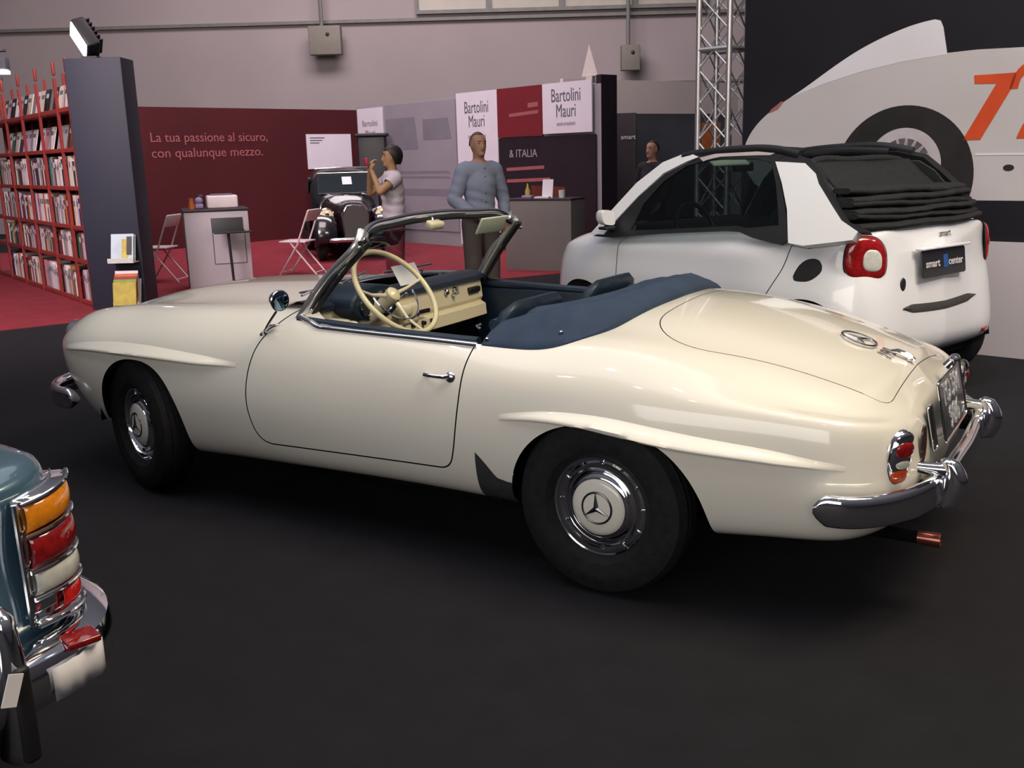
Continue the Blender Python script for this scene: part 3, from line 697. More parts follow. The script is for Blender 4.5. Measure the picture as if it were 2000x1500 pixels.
for k in range(90):
    o, r0, i0, d0 = o_[k], r_[k], i_[k], d_[k]; wv = .0035*math.sin(k*.55)+.003*math.sin(k*1.27+1)
    pts = [o+Vector((0, 0, -.006)), o+Vector((0, 0, .008)), o.lerp(r0, .12)+Vector((0, 0, .016)), o.lerp(r0, .35)+Vector((0, 0, .018+wv*.5)), o.lerp(r0, .65)+Vector((0, 0, .012+wv)), o.lerp(r0, .88)+Vector((0, 0, .007+wv)), r0+Vector((0, 0, wv*.5)), r0.lerp(i0, .5)+Vector((0, 0, -.006)), i0, d0]
    G.append(pts)
b = MB(); b.grid(G); b.add(G[0], [tuple(range(10))]); b.add(G[-1], [tuple(range(10))]); cov = b.build('soft_top_cover', 'canvas', SL, angle=50)
for p in cov.data.polygons: p.use_smooth = True
# creased inner fold behind the near seat
b = MB(); b.tube(smooth_path([(.56, .55, .865), (.50, .42, .89), (.42, .30, .90), (.36, .1, .905), (.35, -.15, .905), (.42, -.42, .89), (.52, -.56, .865)], 30), .045, 12, ry=.030, up=(0, 0, 1)); b.build('folded_roof', 'canvas', SL)
CT = bvh([cov])
b = MB()
for sg in (1, -1):
    for x, y in ((.215, .655), (.50, .70)):
        h = top_pt(CT, x, y*sg); 
        if h[0]: b.sphere(h[0]+Vector((0, 0, .004)), .010, 10, (1, 1, .7))
b.tube([(.53, .700, .885), (.545, .700, .895), (.53, .690, .90)], .006, 8)
b.build('cover_stud', 'chrome', SL)
# ---- exhaust
b = MB(); EX = Vector((-1.035, .40, .245)); dr = Vector((-1, 0, -.08)).normalized(); ME = frame(EX, dr.cross(Vector((0, 0, 1))), (0, 0, 1))
if (ME.to_3x3()@Vector((0, 0, 1))).x > 0: ME = ME @ Matrix.Rotation(PI, 4, 'Y')
b.lathe([(.020, -.06), (.020, .0), (.0235, .0), (.0245, -.01), (.0235, -.05), (.023, -.07)], 24, ME); ex_ = b.build('exhaust_tip', 'copper', SL)
b = MB(); b.lathe([(.021, -.065), (.021, -.40)], 20, ME); b.build('exhaust_pipe', 'dark', SL)
b = MB(); b.lathe([(.0001, -.05), (.021, -.05)], 24, ME); b.build('exhaust_bore', 'dark', SL)
# ---- headlamps and grille at the nose
for sg in (1, -1):
    h = ST.ray_cast(Vector((5, .56*sg, .66)), Vector((-1, 0, 0)))[0]
    Mh = Matrix.Translation(h+Vector((-.075, 0, 0)))@Matrix.Rotation(R(14*sg), 4, 'Z')@Matrix.Rotation(PI/2, 4, 'Y')@Matrix.Diagonal((.82, .82, 1, 1))
    b = MB(); b.lathe([(.092, -.02), (.100, .03), (.092, .045), (.084, .040)], 32, Mh); hl_ = b.build('headlamp', 'chrome', SL); b = MB(); b.lathe([(.0001, .062), (.045, .056), (.086, .038)], 32, Mh); b.build('headlamp_glass', 'clearlens', hl_)
Gx = lambda y, z: (ST.ray_cast(Vector((5, y, z)), Vector((-1, 0, 0)))[0] or Vector((3.2, y, z)))+Vector((.004, 0, 0))
b = MB(); b.grid([[Gx(.36*u*math.sqrt(max(0, 1-.3*v*v)), .53+.085*v*(1-.25*u*u)) for v in [k/6-1 for k in range(13)]] for u in [k/8-1 for k in range(17)]]); gr_ = b.build('grille', 'grillegrey', SL)
b = MB(); b.tube([Gx(-.35, .53)+Vector((.012, 0, 0)), Gx(0, .53)+Vector((.02, 0, 0)), Gx(.35, .53)+Vector((.012, 0, 0))], .010, 8); b.build('grille_bar', 'chrome', gr_)
star_emblem('grille_star', frame(Gx(0, .53)+Vector((.032, 0, 0)), (0, 1, 0), (0, 0, 1)), .085, gr_)
# price card standing on the dash pad
b = MB(); CM = frame((1.395, -.05, .926), (.1, -1, 0), (.55, 0, 1)); b.prism([(-.12, 0), (.085, 0), (.085, .10), (-.12, .10)], .0015, CM)
tag(b.build('price_card', 'paper', None, smooth=False), 'blank white card standing on the dashboard behind the convertible windscreen', 'card')
# ================================================================== helper for the other cars
def car_rows(SBx, anc, ROWx, inset0, drop, TOPSx, CXx, H):
    P = np.array(SBx); n_ = len(P); t = np.gradient(P, axis=0); t[0] = (0, 1); t[-1] = (0, -1)
    n = np.stack([-t[:, 1], t[:, 0]], 1); n /= np.linalg.norm(n, axis=1, keepdims=True)
    n *= np.sign(((np.array([P[:, 0].mean(), 0])-P)*n).sum(1))[:, None]
    out = []
    for ins, zz in ROWx:
        ins = pchip(anc, ins)(np.arange(n_)); zz = pchip(anc, zz)(np.arange(n_))
        out.append([(P[i][0]+n[i][0]*ins[i], max(0, P[i][1]+n[i][1]*ins[i]) if 0 < i < n_-1 else 0, zz[i]) for i in range(n_)])
    for k, s in enumerate(TOPSx):
        row = []
        for i in range(n_):
            q = Vector(P[i]+n[i]*inset0).lerp(Vector((CXx[i], 0)), s)
            row.append((q.x, max(0, q.y) if 0 < i < n_-1 else 0, H(q.x, max(0, q.y))-(drop if k == 0 else 0)))
        out.append(row)
    return out
def holed(outer, holes, h, fn, nrm):
    """prism of a polygon with holes; fn maps (a, b) to a point, nrm the outward offset vector"""
    from mathutils.geometry import tessellate_polygon
    loops = [outer]+holes; pts = [p for l in loops for p in l]
    tris = tessellate_polygon([[Vector((p[0], p[1], 0)) for p in l] for l in loops]) if holes else [tuple(range(len(pts)))]; n = len(pts)
    vs = [fn(*p) for p in pts]+[fn(*p)+nrm*h for p in pts]; fs = [t[::-1] for t in tris]+[tuple(i+n for i in t) for t in tris]
    b0 = 0
    for l in loops:
        m = len(l); fs += [(b0+i, b0+(i+1) % m, n+b0+(i+1) % m, n+b0+i) for i in range(m)]; b0 += m
    return vs, fs
# ================================================================== small white two seater behind
SM_ = empty('city_car', (0, 0, 0), 0, 'small modern white two-seater car with its black fabric roof folded open', 'car')
sb = [(-.43, 0), (-.415, .38), (-.385, .625), (-.265, .760), (-.02, .81), (.25, .825), (.7, .80), (1.2, .80), (1.65, .815), (1.98, .80), (2.24, .71), (2.37, .42), (2.41, 0)]
an = [0, 2, 3, 5, 7, 9, 10, 12]
rw = [([.12, .12, .12, .10, .10, .10, .12, .15], [.27, .27, .26, .25, .25, .25, .25, .25]),
      ([.03, .03, .03, .04, .05, .04, .05, .06], [.32, .32, .31, .31, .31, .31, .31, .31]),
      ([.0, .0, .0, .005, .02, .005, .01, .01], [.43, .43, .43, .43, .43, .43, .43, .43]),
      ([.012, .015, .01, .0, .005, .0, .01, .01], [.56, .57, .57, .57, .57, .57, .56, .55]),
      ([.028, .035, .03, .005, .0, .0, .02, .03], [.68, .70, .70, .70, .70, .69, .67, .66]),
      ([.030, .065, .065, .02, .01, .015, .04, .06], [.82, .83, .83, .82, .82, .79, .77, .75]),
      ([.035, .085, .085, .035, .02, .04, .07, .10], [.94, .95, .95, .93, .91, .87, .84, .82])]
HS = spl([-.5, -.38, -.2, .3, .9, 1.4, 1.72, 1.95, 2.1, 2.25, 2.42], [1.035, 1.045, 1.05, 1.05, 1.05, 1.04, 1.02, .985, .945, .88, .76])
HE = spl([-.5, -.38, -.2, .1, .5, 1.07, 1.55, 1.75, 2.0, 2.2, 2.42], [1.03, 1.035, 1.02, .985, 1.0, .975, .935, .93, .91, .86, .72])
def hs(x, y):
    a = min(1, y/.75); return float(HS(x))*(1-a**2)+float(HE(x))*a**2
cxs = [-.20, -.19, -.16, -.08, .05, .28, .7, 1.15, 1.55, 1.78, 1.95, 2.04, 2.07]
bm = surf_bm(car_rows(sb, an, rw, .085, .022, [0, .1, .3, .6, 1], cxs, hs), 200, 80, fair=8)
ar2 = superarch(0, .345, .18, .655, 2.2); af2 = superarch(1.873, .335, .18, .625, 2.2)
FA = lambda co: min(ar2(co.x, co.z), af2(co.x, co.z)) if abs(co.y) > .45 else 1
cut(bm, FA); bmesh.ops.delete(bm, geom=[f for f in bm.faces if FA(fc(f)) < 0], context='FACES')
ck = sdf_poly(rpoly([(-.05, -.66), (1.55, -.68), (1.72, -.5), (1.78, 0), (1.72, .5), (1.55, .68), (-.05, .66)], .08))
FCk = lambda co: ck(co.x, co.y) if co.z > .85 else 1
cut(bm, FCk); bmesh.ops.delete(bm, geom=[f for f in bm.faces if FCk(fc(f)) < 0], context='FACES')
dp = sdf_poly(rpoly([(.100, 1.2), (.112, .96), (.139, .834), (.25, .65), (.42, .36), (1.46, .36), (1.52, .60), (1.50, 1.2)], [0, .1, .2, .3, .12, .12, .2, 0]))
FD = lambda co: dp(co.x, co.z) if abs(co.y) > .62 and 0 < co.x < 1.8 else 1
hp = sdf_poly(rpoly([(.095, .752), (.050, .85), (.0, .885), (-.070, .885), (-.100, .82), (-.03, .752)], .05))
FHo = lambda co: hp(co.x, co.z) if abs(co.y) > .6 else 1
for o_ in (-.003, .003): cut(bm, lambda co: FD(co)+o_)
cut(bm, FHo)
gp = lambda co: max(abs(co.x-1.44)-0.0, 0)
df = {1: [], -1: []}; bf = []; hf = []
for f in bm.faces:
    c = fc(f)
    if FD(c) < -.003: df[1 if c.y > 0 else -1].append(f)
    elif FHo(c) < 0: hf.append(f)
    else: f.material_index = 1 if abs(FD(c)) < .003 else 0; bf.append(f)
sbody = part_from(bm, bf, 'body', ['white', 'black'], SM_); sd1 = part_from(bm, df[1], 'door', ['white'], SM_); sd2 = part_from(bm, df[-1], 'door', ['white'], SM_)
sint = [part_from(bm, [f for f in hf if fc(f).y*sg > 0], 'air_intake', ['black'], SM_) for sg in (1, -1)]; bm.free()
TS = bvh([sbody, sd1, sd2])
SP = lambda x, z: Vector((x, .79-.4*(z-.98), z)); SNm = Vector((0, 1, .4)).normalized()
def panel(name, outer, holes, h, m, sg=1, off=0, parent=SM_):
    fn = lambda x, z: Vector((x, sg*(.79-.4*(z-.98)), z))+Vector((0, sg*1, .4)).normalized()*off
    b = MB(); b.add(*holed(outer, holes, h, fn, Vector((0, sg, .4)).normalized())); return b.build(name, m, parent, angle=20)
wa = [(1.76, .945), (1.62, 1.10), (1.445, 1.29), (1.255, 1.422), (1.06, 1.483), (.955, 1.452), (1.044, 1.425), (1.219, 1.353), (1.396, 1.204), (1.526, 1.067), (1.627, .945)]
bfr = [(1.735, .935), (1.627, .961), (1.526, 1.067), (1.396, 1.204), (1.217, 1.347), (1.042, 1.417), (.953, 1.469), (.833, 1.486), (.516, 1.492), (.283, 1.467), (.346, 1.418), (.27, 1.293), (.175, 1.122), (.112, .982), (.15, .955), (.261, .968), (.376, .985), (.505, 1.020), (1.076, .980), (1.551, .933)]
gl = [(1.385, .985), (1.335, 1.155), (1.205, 1.304), (1.04, 1.400), (.936, 1.422), (.816, 1.439), (.495, 1.437), (.376, 1.412), (.305, 1.293), (.24, 1.149), (.205, 1.060), (.428, 1.036), (.508, 1.046), (1.08, 1.004)]
pil = [(.350, 1.418), (.137, 1.406), (.05, 1.35), (.012, 1.295), (-.105, 1.185), (-.20, 1.10), (-.32, 1.045), (-.30, 1.0), (.0, .955), (.105, .965), (.175, 1.15), (.26, 1.293)]
for sg in (1, -1):
    panel('windscreen_pillar', wa, [], .02, 'white', sg, .0); panel('window_frame', bfr, [gl], .012, 'black', sg, .0)
    panel('rail_highlight', [(.95, 1.447), (.83, 1.470), (.5, 1.478), (.37, 1.466), (.40, 1.455), (.5, 1.456), (.78, 1.452), (.88, 1.435), (.91, 1.425)], [], .003, 'palepink', sg, .0125)  # pale strip painted as a highlight along the top of the black frame
    panel('side_window', gl, [], .004, 'tint', sg, .003)
    panel('rear_pillar', pil if sg > 0 else [(max(x, -.14), z) for x, z in pil if x > -.31], [], .05, 'white', sg, -.035)
    panel('pillar_lining', [(1.74, .955), (1.61, 1.10), (1.435, 1.285), (1.25, 1.412), (1.06, 1.475), (.955, 1.447), (1.044, 1.42), (1.219, 1.348), (1.396, 1.199), (1.526, 1.062), (1.625, .955)], [], .008, 'pillarlining', sg, -.012)
    panel('pillar_lining', [(.36, 1.42), (.137, 1.412), (.04, 1.35), (.0, 1.295), (-.09, 1.19), (-.13, 1.10), (-.13, 1.0), (.0, .955), (.115, .965), (.185, 1.15), (.27, 1.293)], [], .010, 'pillarlining', sg, -.049)
    panel('roof_edge_seal', [(.29, 1.47), (.11, 1.432), (.01, 1.345), (-.125, 1.195), (-.23, 1.10), (-.36, 1.06), (-.38, 1.045), (-.30, 1.043), (-.20, 1.10), (-.105, 1.185), (.012, 1.295), (.05, 1.35), (.137, 1.406), (.350, 1.418), (.37, 1.47)] if sg > 0 else [(.29, 1.47), (.11, 1.432), (.01, 1.345), (-.10, 1.235), (-.14, 1.10), (-.105, 1.10), (-.06, 1.20), (.012, 1.295), (.05, 1.35), (.137, 1.406), (.350, 1.418), (.37, 1.47)], [], .05, 'black', sg, -.04)
    b = MB(); b.tube(smooth_path([(1.10, .600*sg, 1.462), (.95, .588*sg, 1.478), (.7, .585*sg, 1.492), (.4, .588*sg, 1.490), (.2, .60*sg, 1.455)], 24), .022, 10, ry=.030, up=(0, 0, 1)); b.build('roof_rail', 'black', SM_)
    b = MB(); b.tube(smooth_path([(1.02, .565*sg, 1.445), (.85, .555*sg, 1.462), (.6, .55*sg, 1.468), (.35, .56*sg, 1.455)], 20), .010, 8, ry=.026, up=(0, 0, 1)); b.build('rail_lining', 'black', SM_)
# screen and header
wl = [(1.76, y, .945+.06*(1-(y/.79)**2)) for y in np.linspace(-.77, .77, 21)]; wt = [(1.06+.06*(1-(y/.77)**2), y*.59/.77, 1.478+.02*(1-(y/.77)**2)) for y in np.linspace(-.77, .77, 21)]
b = MB(); b.grid([[Vector(a).lerp(Vector(c), t)+Vector((.03*math.sin(PI*t), 0, .02*math.sin(PI*t))) for t in [k/8 for k in range(9)]] for a, c in zip(wl, wt)]); b.build('windscreen', 'tint', SM_)
b = MB(); b.tube([Vector(p)+Vector((-.01, 0, 0)) for p in wt], .030, 10, ry=.022, up=(0, 0, 1)); b.build('screen_header', 'black', SM_)
for y in (.30, -.30):
    b = MB(); b.box((1.0, y, 1.435), (.02, .36, .13), rot=(0, R(55), 0), bev=.008); b.build('sun_visor', 'palevisor', SM_)
b = MB(); b.box((1.10, 0, 1.38), (.03, .20, .06), bev=.012); b.build('rear_view_mirror', 'black', SM_)
b = MB(); b.tube([(1.15, 0, 1.46), (1.11, 0, 1.385)], .01, 8); b.build('mirror_stem', 'black', SM_)
# door mirrors
for sg in (1, -1):
    b = MB(); G = []
    for i in range(12):
        t = i/11; r_ = (1-(1-min(1, t*1.6))**2*.55)*(1 if i < 11 else .93)
        G.append([(1.62-.10*t, sg*(.868+.062*r_*math.copysign(abs(math.cos(a))**.6, math.cos(a))), 1.072+.052*r_*math.copysign(abs(math.sin(a))**.6, math.sin(a))+.012*math.cos(a)) for a in [2*PI*k/20 for k in range(20)]])
    b.grid(G, closed_v=True); b.add(G[0], [tuple(range(20))]); b.add(G[-1], [tuple(range(20))]); mm = b.build('door_mirror', 'white', SM_, angle=60)
    b = MB(); b.tube([(1.55, .78*sg, .985), (1.555, .86*sg, 1.02)], .022, 8); b.box((1.52, .885*sg, 1.005), (.08, .10, .02), bev=.008); b.build('mirror_foot', 'black', mm)
# interior
b = MB()
def boxshell(b, x0, x1, hw, z0, z1):
    v = [(x0, -hw, z0), (x1, -hw, z0), (x1, hw, z0), (x0, hw, z0), (x0, -hw, z1), (x1, -hw, z1), (x1, hw, z1), (x0, hw, z1)]
    b.add(v, [(0, 1, 2, 3), (0, 4, 5, 1), (1, 5, 6, 2), (2, 6, 7, 3), (3, 7, 4, 0)])
boxshell(b, -.04, 1.72, .66, .32, .93); b.build('interior_lining', 'black', SM_, smooth=False)
b = MB(); b.box((1.50, 0, .90), (.44, 1.30, .22), bev=.07); b.build('dashboard', 'black', SM_)
b = MB(); b.box((1.24, 0, .78), (.10, .16, .10), bev=.03); b.tube([Vector((1.20, .36+.18*math.cos(a), .98+.18*math.sin(a)*.93))+Vector((.07*math.sin(a), 0, 0)) for a in [2*PI*k/40 for k in range(40)]], .016, 10, closed=True)
b.tube([(1.20, .19, .98), (1.215, .36, .97), (1.20, .53, .98)], .018, 8); b.tube([(1.21, .36, .97), (1.42, .36, .90)], .03, 8); b.build('steering_wheel', 'black', SM_)
for sg in (1, -1):
    b = MB(); b.box((.86, .35*sg, .66), (.52, .48, .16), bev=.06); st = b.build('seat', 'seatgrey', SM_, angle=70)
    b = MB(); G = []
    for i in range(16):
        t = i/15; z = .70+.62*t; cx = .50-.20*t; hw = (.25 if t < .68 else .25-.10*min(1, (t-.68)/.12)); th = .075*(1-.35*t); 
        if i == 15: hw *= .75; th *= .4
        G.append([(cx+th*math.copysign(abs(math.cos(a))**.6, math.cos(a)), .35*sg+hw*math.copysign(abs(math.sin(a))**.6, math.sin(a)), z) for a in [2*PI*k/24 for k in range(24)]])
    b.grid(G, closed_v=True); b.add(G[-1], [tuple(range(24))]); b.build('seat_back', 'seatgrey', st, angle=70)
    b = MB(); b.box((.41, .35*sg, 1.16), (.03, .22, .05), rot=(0, R(-18), 0), bev=.012); b.build('seat_badge', 'chrome2', st)
# folded roof: hoop, hanging back panel, pleated stack
hoop = [(.16, .59, 1.395), (.15, .55, 1.412), (.13, .3, 1.420), (.12, 0, 1.422), (.13, -.26, 1.412), (.14, -.40, 1.385), (.13, -.50, 1.32), (.10, -.60, 1.20)]
b = MB(); b.tube(smooth_path(hoop, 40), .024, 10); rf = b.build('folding_roof', 'roofcloth', SM_)
b = MB(); G = []
for i in range(21):
    y = .57-.97*i/20; G.append([(.13-.02, y, 1.410), (.03, y*1.02, 1.33+.006*math.sin(i)), (-.06, y*1.05, 1.26), (-.10, y*1.08, 1.18)])
b.grid(G); b.build('back_panel', 'roofcloth', rf, solid=.012)
for k in range(6):
    z = 1.064+.036*k; inx = .018*k+(.012 if k % 2 else 0); hwy = .655-.006*k; b = MB(); G = []
    for i in range(41):
        u = -1+2*i/40; y = hwy*u; x0 = -.375+inx+.11*abs(u)**3.5; x1 = .05-.10*abs(u)**5; x0 = min(x0, x1-.06); wob = .004*math.sin(i*.31+k*1.3)+.0015*math.sin(i*1.1+k*2)+.012*u*(1 if k % 2 else -.3)
        row = []
        for a in [2*PI*j/16 for j in range(16)]:
            cx = (x0+x1)/2; row.append((cx+(x1-x0)/2*math.copysign(abs(math.cos(a))**.4, math.cos(a)), y, z+wob+(.026*(1-.35*(abs(u)**10)))*math.sin(a)))
        G.append(row)
    b.grid(G, closed_v=True); b.add(G[0], [tuple(range(16))]); b.add(G[-1], [tuple(range(16))]); b.build('roof_pleat', 'roofcloth', rf, angle=60)
# rear lamps
for sg in (1, -1):
    n = Vector((-.78, .62*sg, .08)).normalized(); h = TS.ray_cast(Vector((-1.2, 1.44*sg, .89)), Vector((.75, -.66*sg, 0)).normalized())
    p = h[0] if h[0] else Vector((-.31, .655*sg, .89)); Mx = frame(p+n*-.012, Vector((0, 0, 1)).cross(n), (0, 0, 1))
    def blob(outl, dz, z0, mm, nm, par, n_=36):
        G = []
        for i in range(8):
            t = i/7; r_ = 1-.0*t if i == 0 else math.cos(t*PI/2*.98)**.35; G.append([Mx@Vector((ox*r_, oy*r_, z0+dz*math.sin(t*PI/2))) for ox, oy in outl])
        b = MB(); b.grid(G, closed_v=True); b.add(G[-1], [tuple(range(len(outl)))]); return b.build(nm, mm, par, angle=60)
    sq = [(.118*math.copysign(abs(math.cos(a))**.75, math.cos(a))*(1-.10*math.sin(a)), .125*math.copysign(abs(math.sin(a))**.75, math.sin(a))-.01*sg*math.cos(a)) for a in [2*PI*k/36 for k in range(36)]]
    blob([(x*1.04, y*1.04) for x, y in sq], .020, 0, 'black', 'tail_lamp', SM_)
    tlp = D.objects[[o.name for o in SM_.children if o.name.startswith('tail_lamp')][-1]]
    blob(sq, .032, .004, 'redglass', 'lamp_lens', tlp)
    sg2 = 1 if (Mx.to_3x3()@Vector((1, 0, 0))).y*sg < 0 else -1
    blob([(x*.46+.030*sg2, y*.50-.008) for x, y in sq], .012, .030, 'clearlens', 'reverse_lamp', tlp)
# number plate recess, badge, slot, latch, reflectors
def rear_pt(y, z):
    h = TS.ray_cast(Vector((-2, y, z)), Vector((1, 0, 0))); return h[0] if h[0] else Vector((-.40, y, z))
pcz = rear_pt(.04, .83); Mp = frame(pcz+Vector((-.012, 0, 0)), (0, -1, 0), (.12, 0, 1))
b = MB(); b.prism(rpoly([(-.235, -.075), (.235, -.075), (.235, .080), (-.235, .080)], .02), .010, Mp); pl_ = b.build('number_plate', 'plateblack', SM_, bevel=.002)
text_mesh('plate_lettering', 'smart', .062, Mp@Matrix.Translation((-.20, -.018, .0105)), 'whitetext', pl_, .001, bold=.001, sx=1.05)
text_mesh('plate_lettering', 'center', .062, Mp@Matrix.Translation((.045, -.018, .0105)), 'whitetext', pl_, .001, bold=.001, sx=.98)
b = MB(); b.prism([(-.012, -.03), (.038, -.03), (.038, .045), (-.012, .045)], .002, Mp@Matrix.Translation((0, 0, .0105))); b.build('plate_band', 'signblue', pl_, smooth=False)
b = MB(); b.box(pcz+Vector((-.012, 0, .092)), (.05, .52, .016), bev=.006); b.build('plate_hood', 'white', SM_)
pb = rear_pt(-.02, .975); text_mesh('rear_badge', 'smart', .055, frame(pb+Vector((-.004, .06, 0)), (0, -1, 0), (.15, 0, 1)), 'chrome2', SM_, .002)
b = MB(); G = []
for i in range(31):
    y = .42-.80*i/30; zc = .578+.02*((i-15)/15)**2; e = min(1, i/4+.1, (30-i)/4+.1)
    G.append([rear_pt(y, zc+.024*e)+Vector((-.003, 0, 0)), rear_pt(y, zc)+Vector((-.010, 0, 0)), rear_pt(y, zc-.024*e)+Vector((-.003, 0, 0))])
b.grid(G); b.build('rear_grille', 'grillegrey', SM_)
b = MB(); pt = rear_pt(.40, .73); b.lathe([(.0001, .008), (.030, .006), (.033, 0)], 20, frame(pt, (0, -.8, 0), (0, 0, 1))@Matrix.Rotation(PI, 4, 'Y') if False else Matrix.Translation(pt)@Matrix.Rotation(-PI/2, 4, 'Y')@Matrix.Diagonal((1.2, .8, 1, 1))); b.build('boot_latch', 'black', SM_)
for sg in (1, -1):
    pt = rear_pt(.52*sg, .37); b = MB(); b.box(pt, (.02, .11, .028), rot=(0, 0, R(-16*sg)), bev=.006); b.build('rear_reflector', 'redglass', SM_)
b = MB(); b.box((.9, 0, .30), (2.2, 1.2, .14), bev=.03); b.box((-.22, 0, .27), (.20, .9, .08), bev=.03); b.build('underbody', 'dark', SM_)
for x in (0, 1.873):
    for sg in (1, -1):
        G = []
        for k in range(21):
            a = R(4)+R(172)*k/20; rr = .345 if x < 1 else .325; G.append([(x+rr*math.cos(a), sg*.46, .28+rr*math.sin(a)), (x+rr*math.cos(a), sg*.705, .28+rr*math.sin(a))])
        b = MB(); b.grid(G); b.add([g[0] for g in G], [tuple(range(21))]); b.build('wheel_well', 'dark', SM_)
        Mw = Matrix.Translation((x, .685*sg, .302))@Matrix.Rotation(-sg*PI/2, 4, 'X')
        b = MB(); b.lathe([(.17, .06), (.20, .085), (.26, .092), (.292, .075), (.302, .04), (.302, -.04), (.292, -.075), (.2, -.085), (.15, -.05)], 48, Mw); wt_ = b.build('wheel', 'rubber', SM_)
        b = MB(); b.lathe([(.185, .07), (.18, .05), (.16, .02)], 40, Mw)
        for k in range(8):
            a = 2*PI*k/8; b.tube([Mw@Vector((0, 0, .05)), Mw@Vector((.175*math.cos(a), .175*math.sin(a), .06))], [.03, .02], 8)
        b.lathe([(.0001, .07), (.04, .06), (.05, .03)], 24, Mw); b.build('wheel_rim', 'chrome2', wt_)
# bonnet line and front wing crease details
SM_.location = (-.177, -2.728, 0); SM_.rotation_euler = (0, 0, R(-20.32))
bpy.context.view_layer.update()
# ================================================================== hall: floor, walls
RV = Vector((-.8498, -.527, 0)).normalized(); AV = Vector((.527, -.8498, 0)).normalized(); UP = Vector((0, 0, 1))
def st(b, name, m, **k):
    o = b.build(name, m, None, **k); o['kind'] = 'structure'; return o
M.update(
 floor=mat('charcoal_carpet', (.0125, .0122, .0160), .92, noise=(6, .12), bump=(400, .4), spec=.25),
 redcarpet=mat('red_carpet', (.23, .030, .042), .95, noise=(5, .12), bump=(400, .4), spec=.2),
 hallwall=mat('mauve_grey_wall', (.30, .26, .265), .85, noise=(.35, .08), spec=.2),
 redwall=mat('dark_red_panel', (.060, .008, .011), .7, noise=(.8, .12), spec=.3),
 greywall=mat('pale_display_panel', (.29, .27, .30), .6, noise=(1.2, .05)),
 signwhite=mat('sign_white', (.66, .62, .70), .6, noise=(3, .03)),
 signred=mat('sign_red', (.16, .012, .020), .6, noise=(2, .06)),
 darkpanel=mat('dark_panel', (.018, .012, .018), .5, noise=(2, .15)),
 navybox=mat('navy_column_paint', (.013, .015, .030), .6, noise=(2, .06)),
 slate=mat('slate_panel', (.085, .092, .115), .7, noise=(1.5, .1)),
 fascia=mat('warm_grey_fascia', (.58, .51, .50), .7, noise=(1, .04)),
 counterwhite=mat('counter_white', (.36, .33, .36), .6, noise=(2, .04)),
 plinth=mat('pale_plinth', (.46, .42, .45), .7, noise=(1, .04)),
 posterdark=mat('poster_dark', (.012, .011, .016), .7, noise=(1.5, .15), spec=.2),
 postercar=mat('poster_silver', (.48, .45, .47), .75, noise=(1.2, .06), spec=.2),
 posterlight=mat('poster_pale', (.62, .60, .66), .75, noise=(1.5, .04), spec=.2),
 postertyre=mat('poster_tyre', (.022, .020, .022), .75, noise=(6, .2), spec=.2),
 posterrim=mat('poster_rim', (.42, .39, .42), .75, noise=(8, .08), spec=.2),
 posterred=mat('poster_red', (.55, .070, .022), .75, noise=(4, .10), spec=.2),
 alu=mat('truss_aluminium', (.62, .60, .62), .38, .85, noise=(20, .05)),
 shelfred=mat('red_shelf_paint', (.22, .026, .022), .5, noise=(6, .1)),
 light=mat('lit_panel', (.9, .9, 1), .5, emis=((.95, .93, 1.0), 9), noise=(5, .01)),
 windowlight=mat('high_window_pane', (.35, .33, .28), .4, noise=(3, .06)),
 steel=mat('galvanised_steel', (.15, .15, .14), .6, .2, noise=(6, .1)),
 boxgrey=mat('grey_junction_box', (.17, .155, .13), .6, noise=(6, .06)),
 redtext=mat('faded_red_print', (.30, .09, .10), .7, noise=(10, .05)),
 greytext=mat('mid_grey_print', (.16, .15, .18), .7, noise=(10, .05)),
 bannerlilac=mat('lilac_banner', (.27, .245, .285), .6, noise=(1.5, .06)),
 bannergrey=mat('banner_grey_print', (.19, .175, .215), .6, noise=(2, .08)),
 rustprint=mat('rust_print', (.13, .025, .015), .6, noise=(3, .3)),
 posterhub=mat('poster_hub', (.10, .085, .10), .75, noise=(10, .2), spec=.2),
 posterpink=mat('poster_pink', (.35, .12, .13), .75, noise=(6, .1), spec=.2),
 paleblue=mat('pale_blue_cover', (.38, .45, .52), .5, noise=(8, .1)),
 yellowprint=mat('yellow_print', (.40, .32, .05), .5, noise=(12, .2)),
 limeprint=mat('lime_print', (.22, .28, .04), .5, noise=(12, .2)),
 orangeprint=mat('orange_print', (.48, .12, .03), .5, noise=(12, .2)),
 bookback=mat('shelf_back', (.025, .008, .010), .9, noise=(6, .2)),
 pages=mat('page_block', (.45, .41, .36), .9, noise=(80, .06)),
 lilacthing=mat('lilac_plastic', (.22, .17, .30), .5, noise=(8, .1)),
 countergrey=mat('grey_counter', (.16, .145, .14), .7, noise=(2, .05)),
 pinkcase=mat('pink_red_case', (.35, .03, .08), .4, noise=(10, .1)),
 lampcream=mat('cream_lamp_glass', (.75, .60, .36), .15, 0, 1, (60, .1)),
 brightred=mat('bright_red_lens', (.60, .015, .012), .12, 0, 1.0, (60, .15)),
 whitetext2=mat('dim_white_lettering', (.30, .28, .32), .6, noise=(30, .03)),
 woodpale=mat('pale_plastic', (.55, .47, .48), .5, noise=(6, .05)),
)
b = MB(); b.box((5.5, -5, -.05), (38, 34, .1)); st(b, 'floor', 'floor', smooth=False)
cp = [(7.95, -.9), (7.45, -2.2), (6.6, -4.1), (4.9, -7.3), (4.2, -8.6), (5.1, -9.45), (11.2, -11.35), (12.4, -12.9), (13.5, -7.9), (18, -6.5), (17, 1.0), (9, 1.2)]
b = MB(); b.prism(cp, .006); o = st(b, 'floor', 'redcarpet', smooth=False)
fo = CAM+AV*24; fo.z = 0
b = MB()
c0 = fo-RV*16; c1 = fo+RV*14; H_ = 9
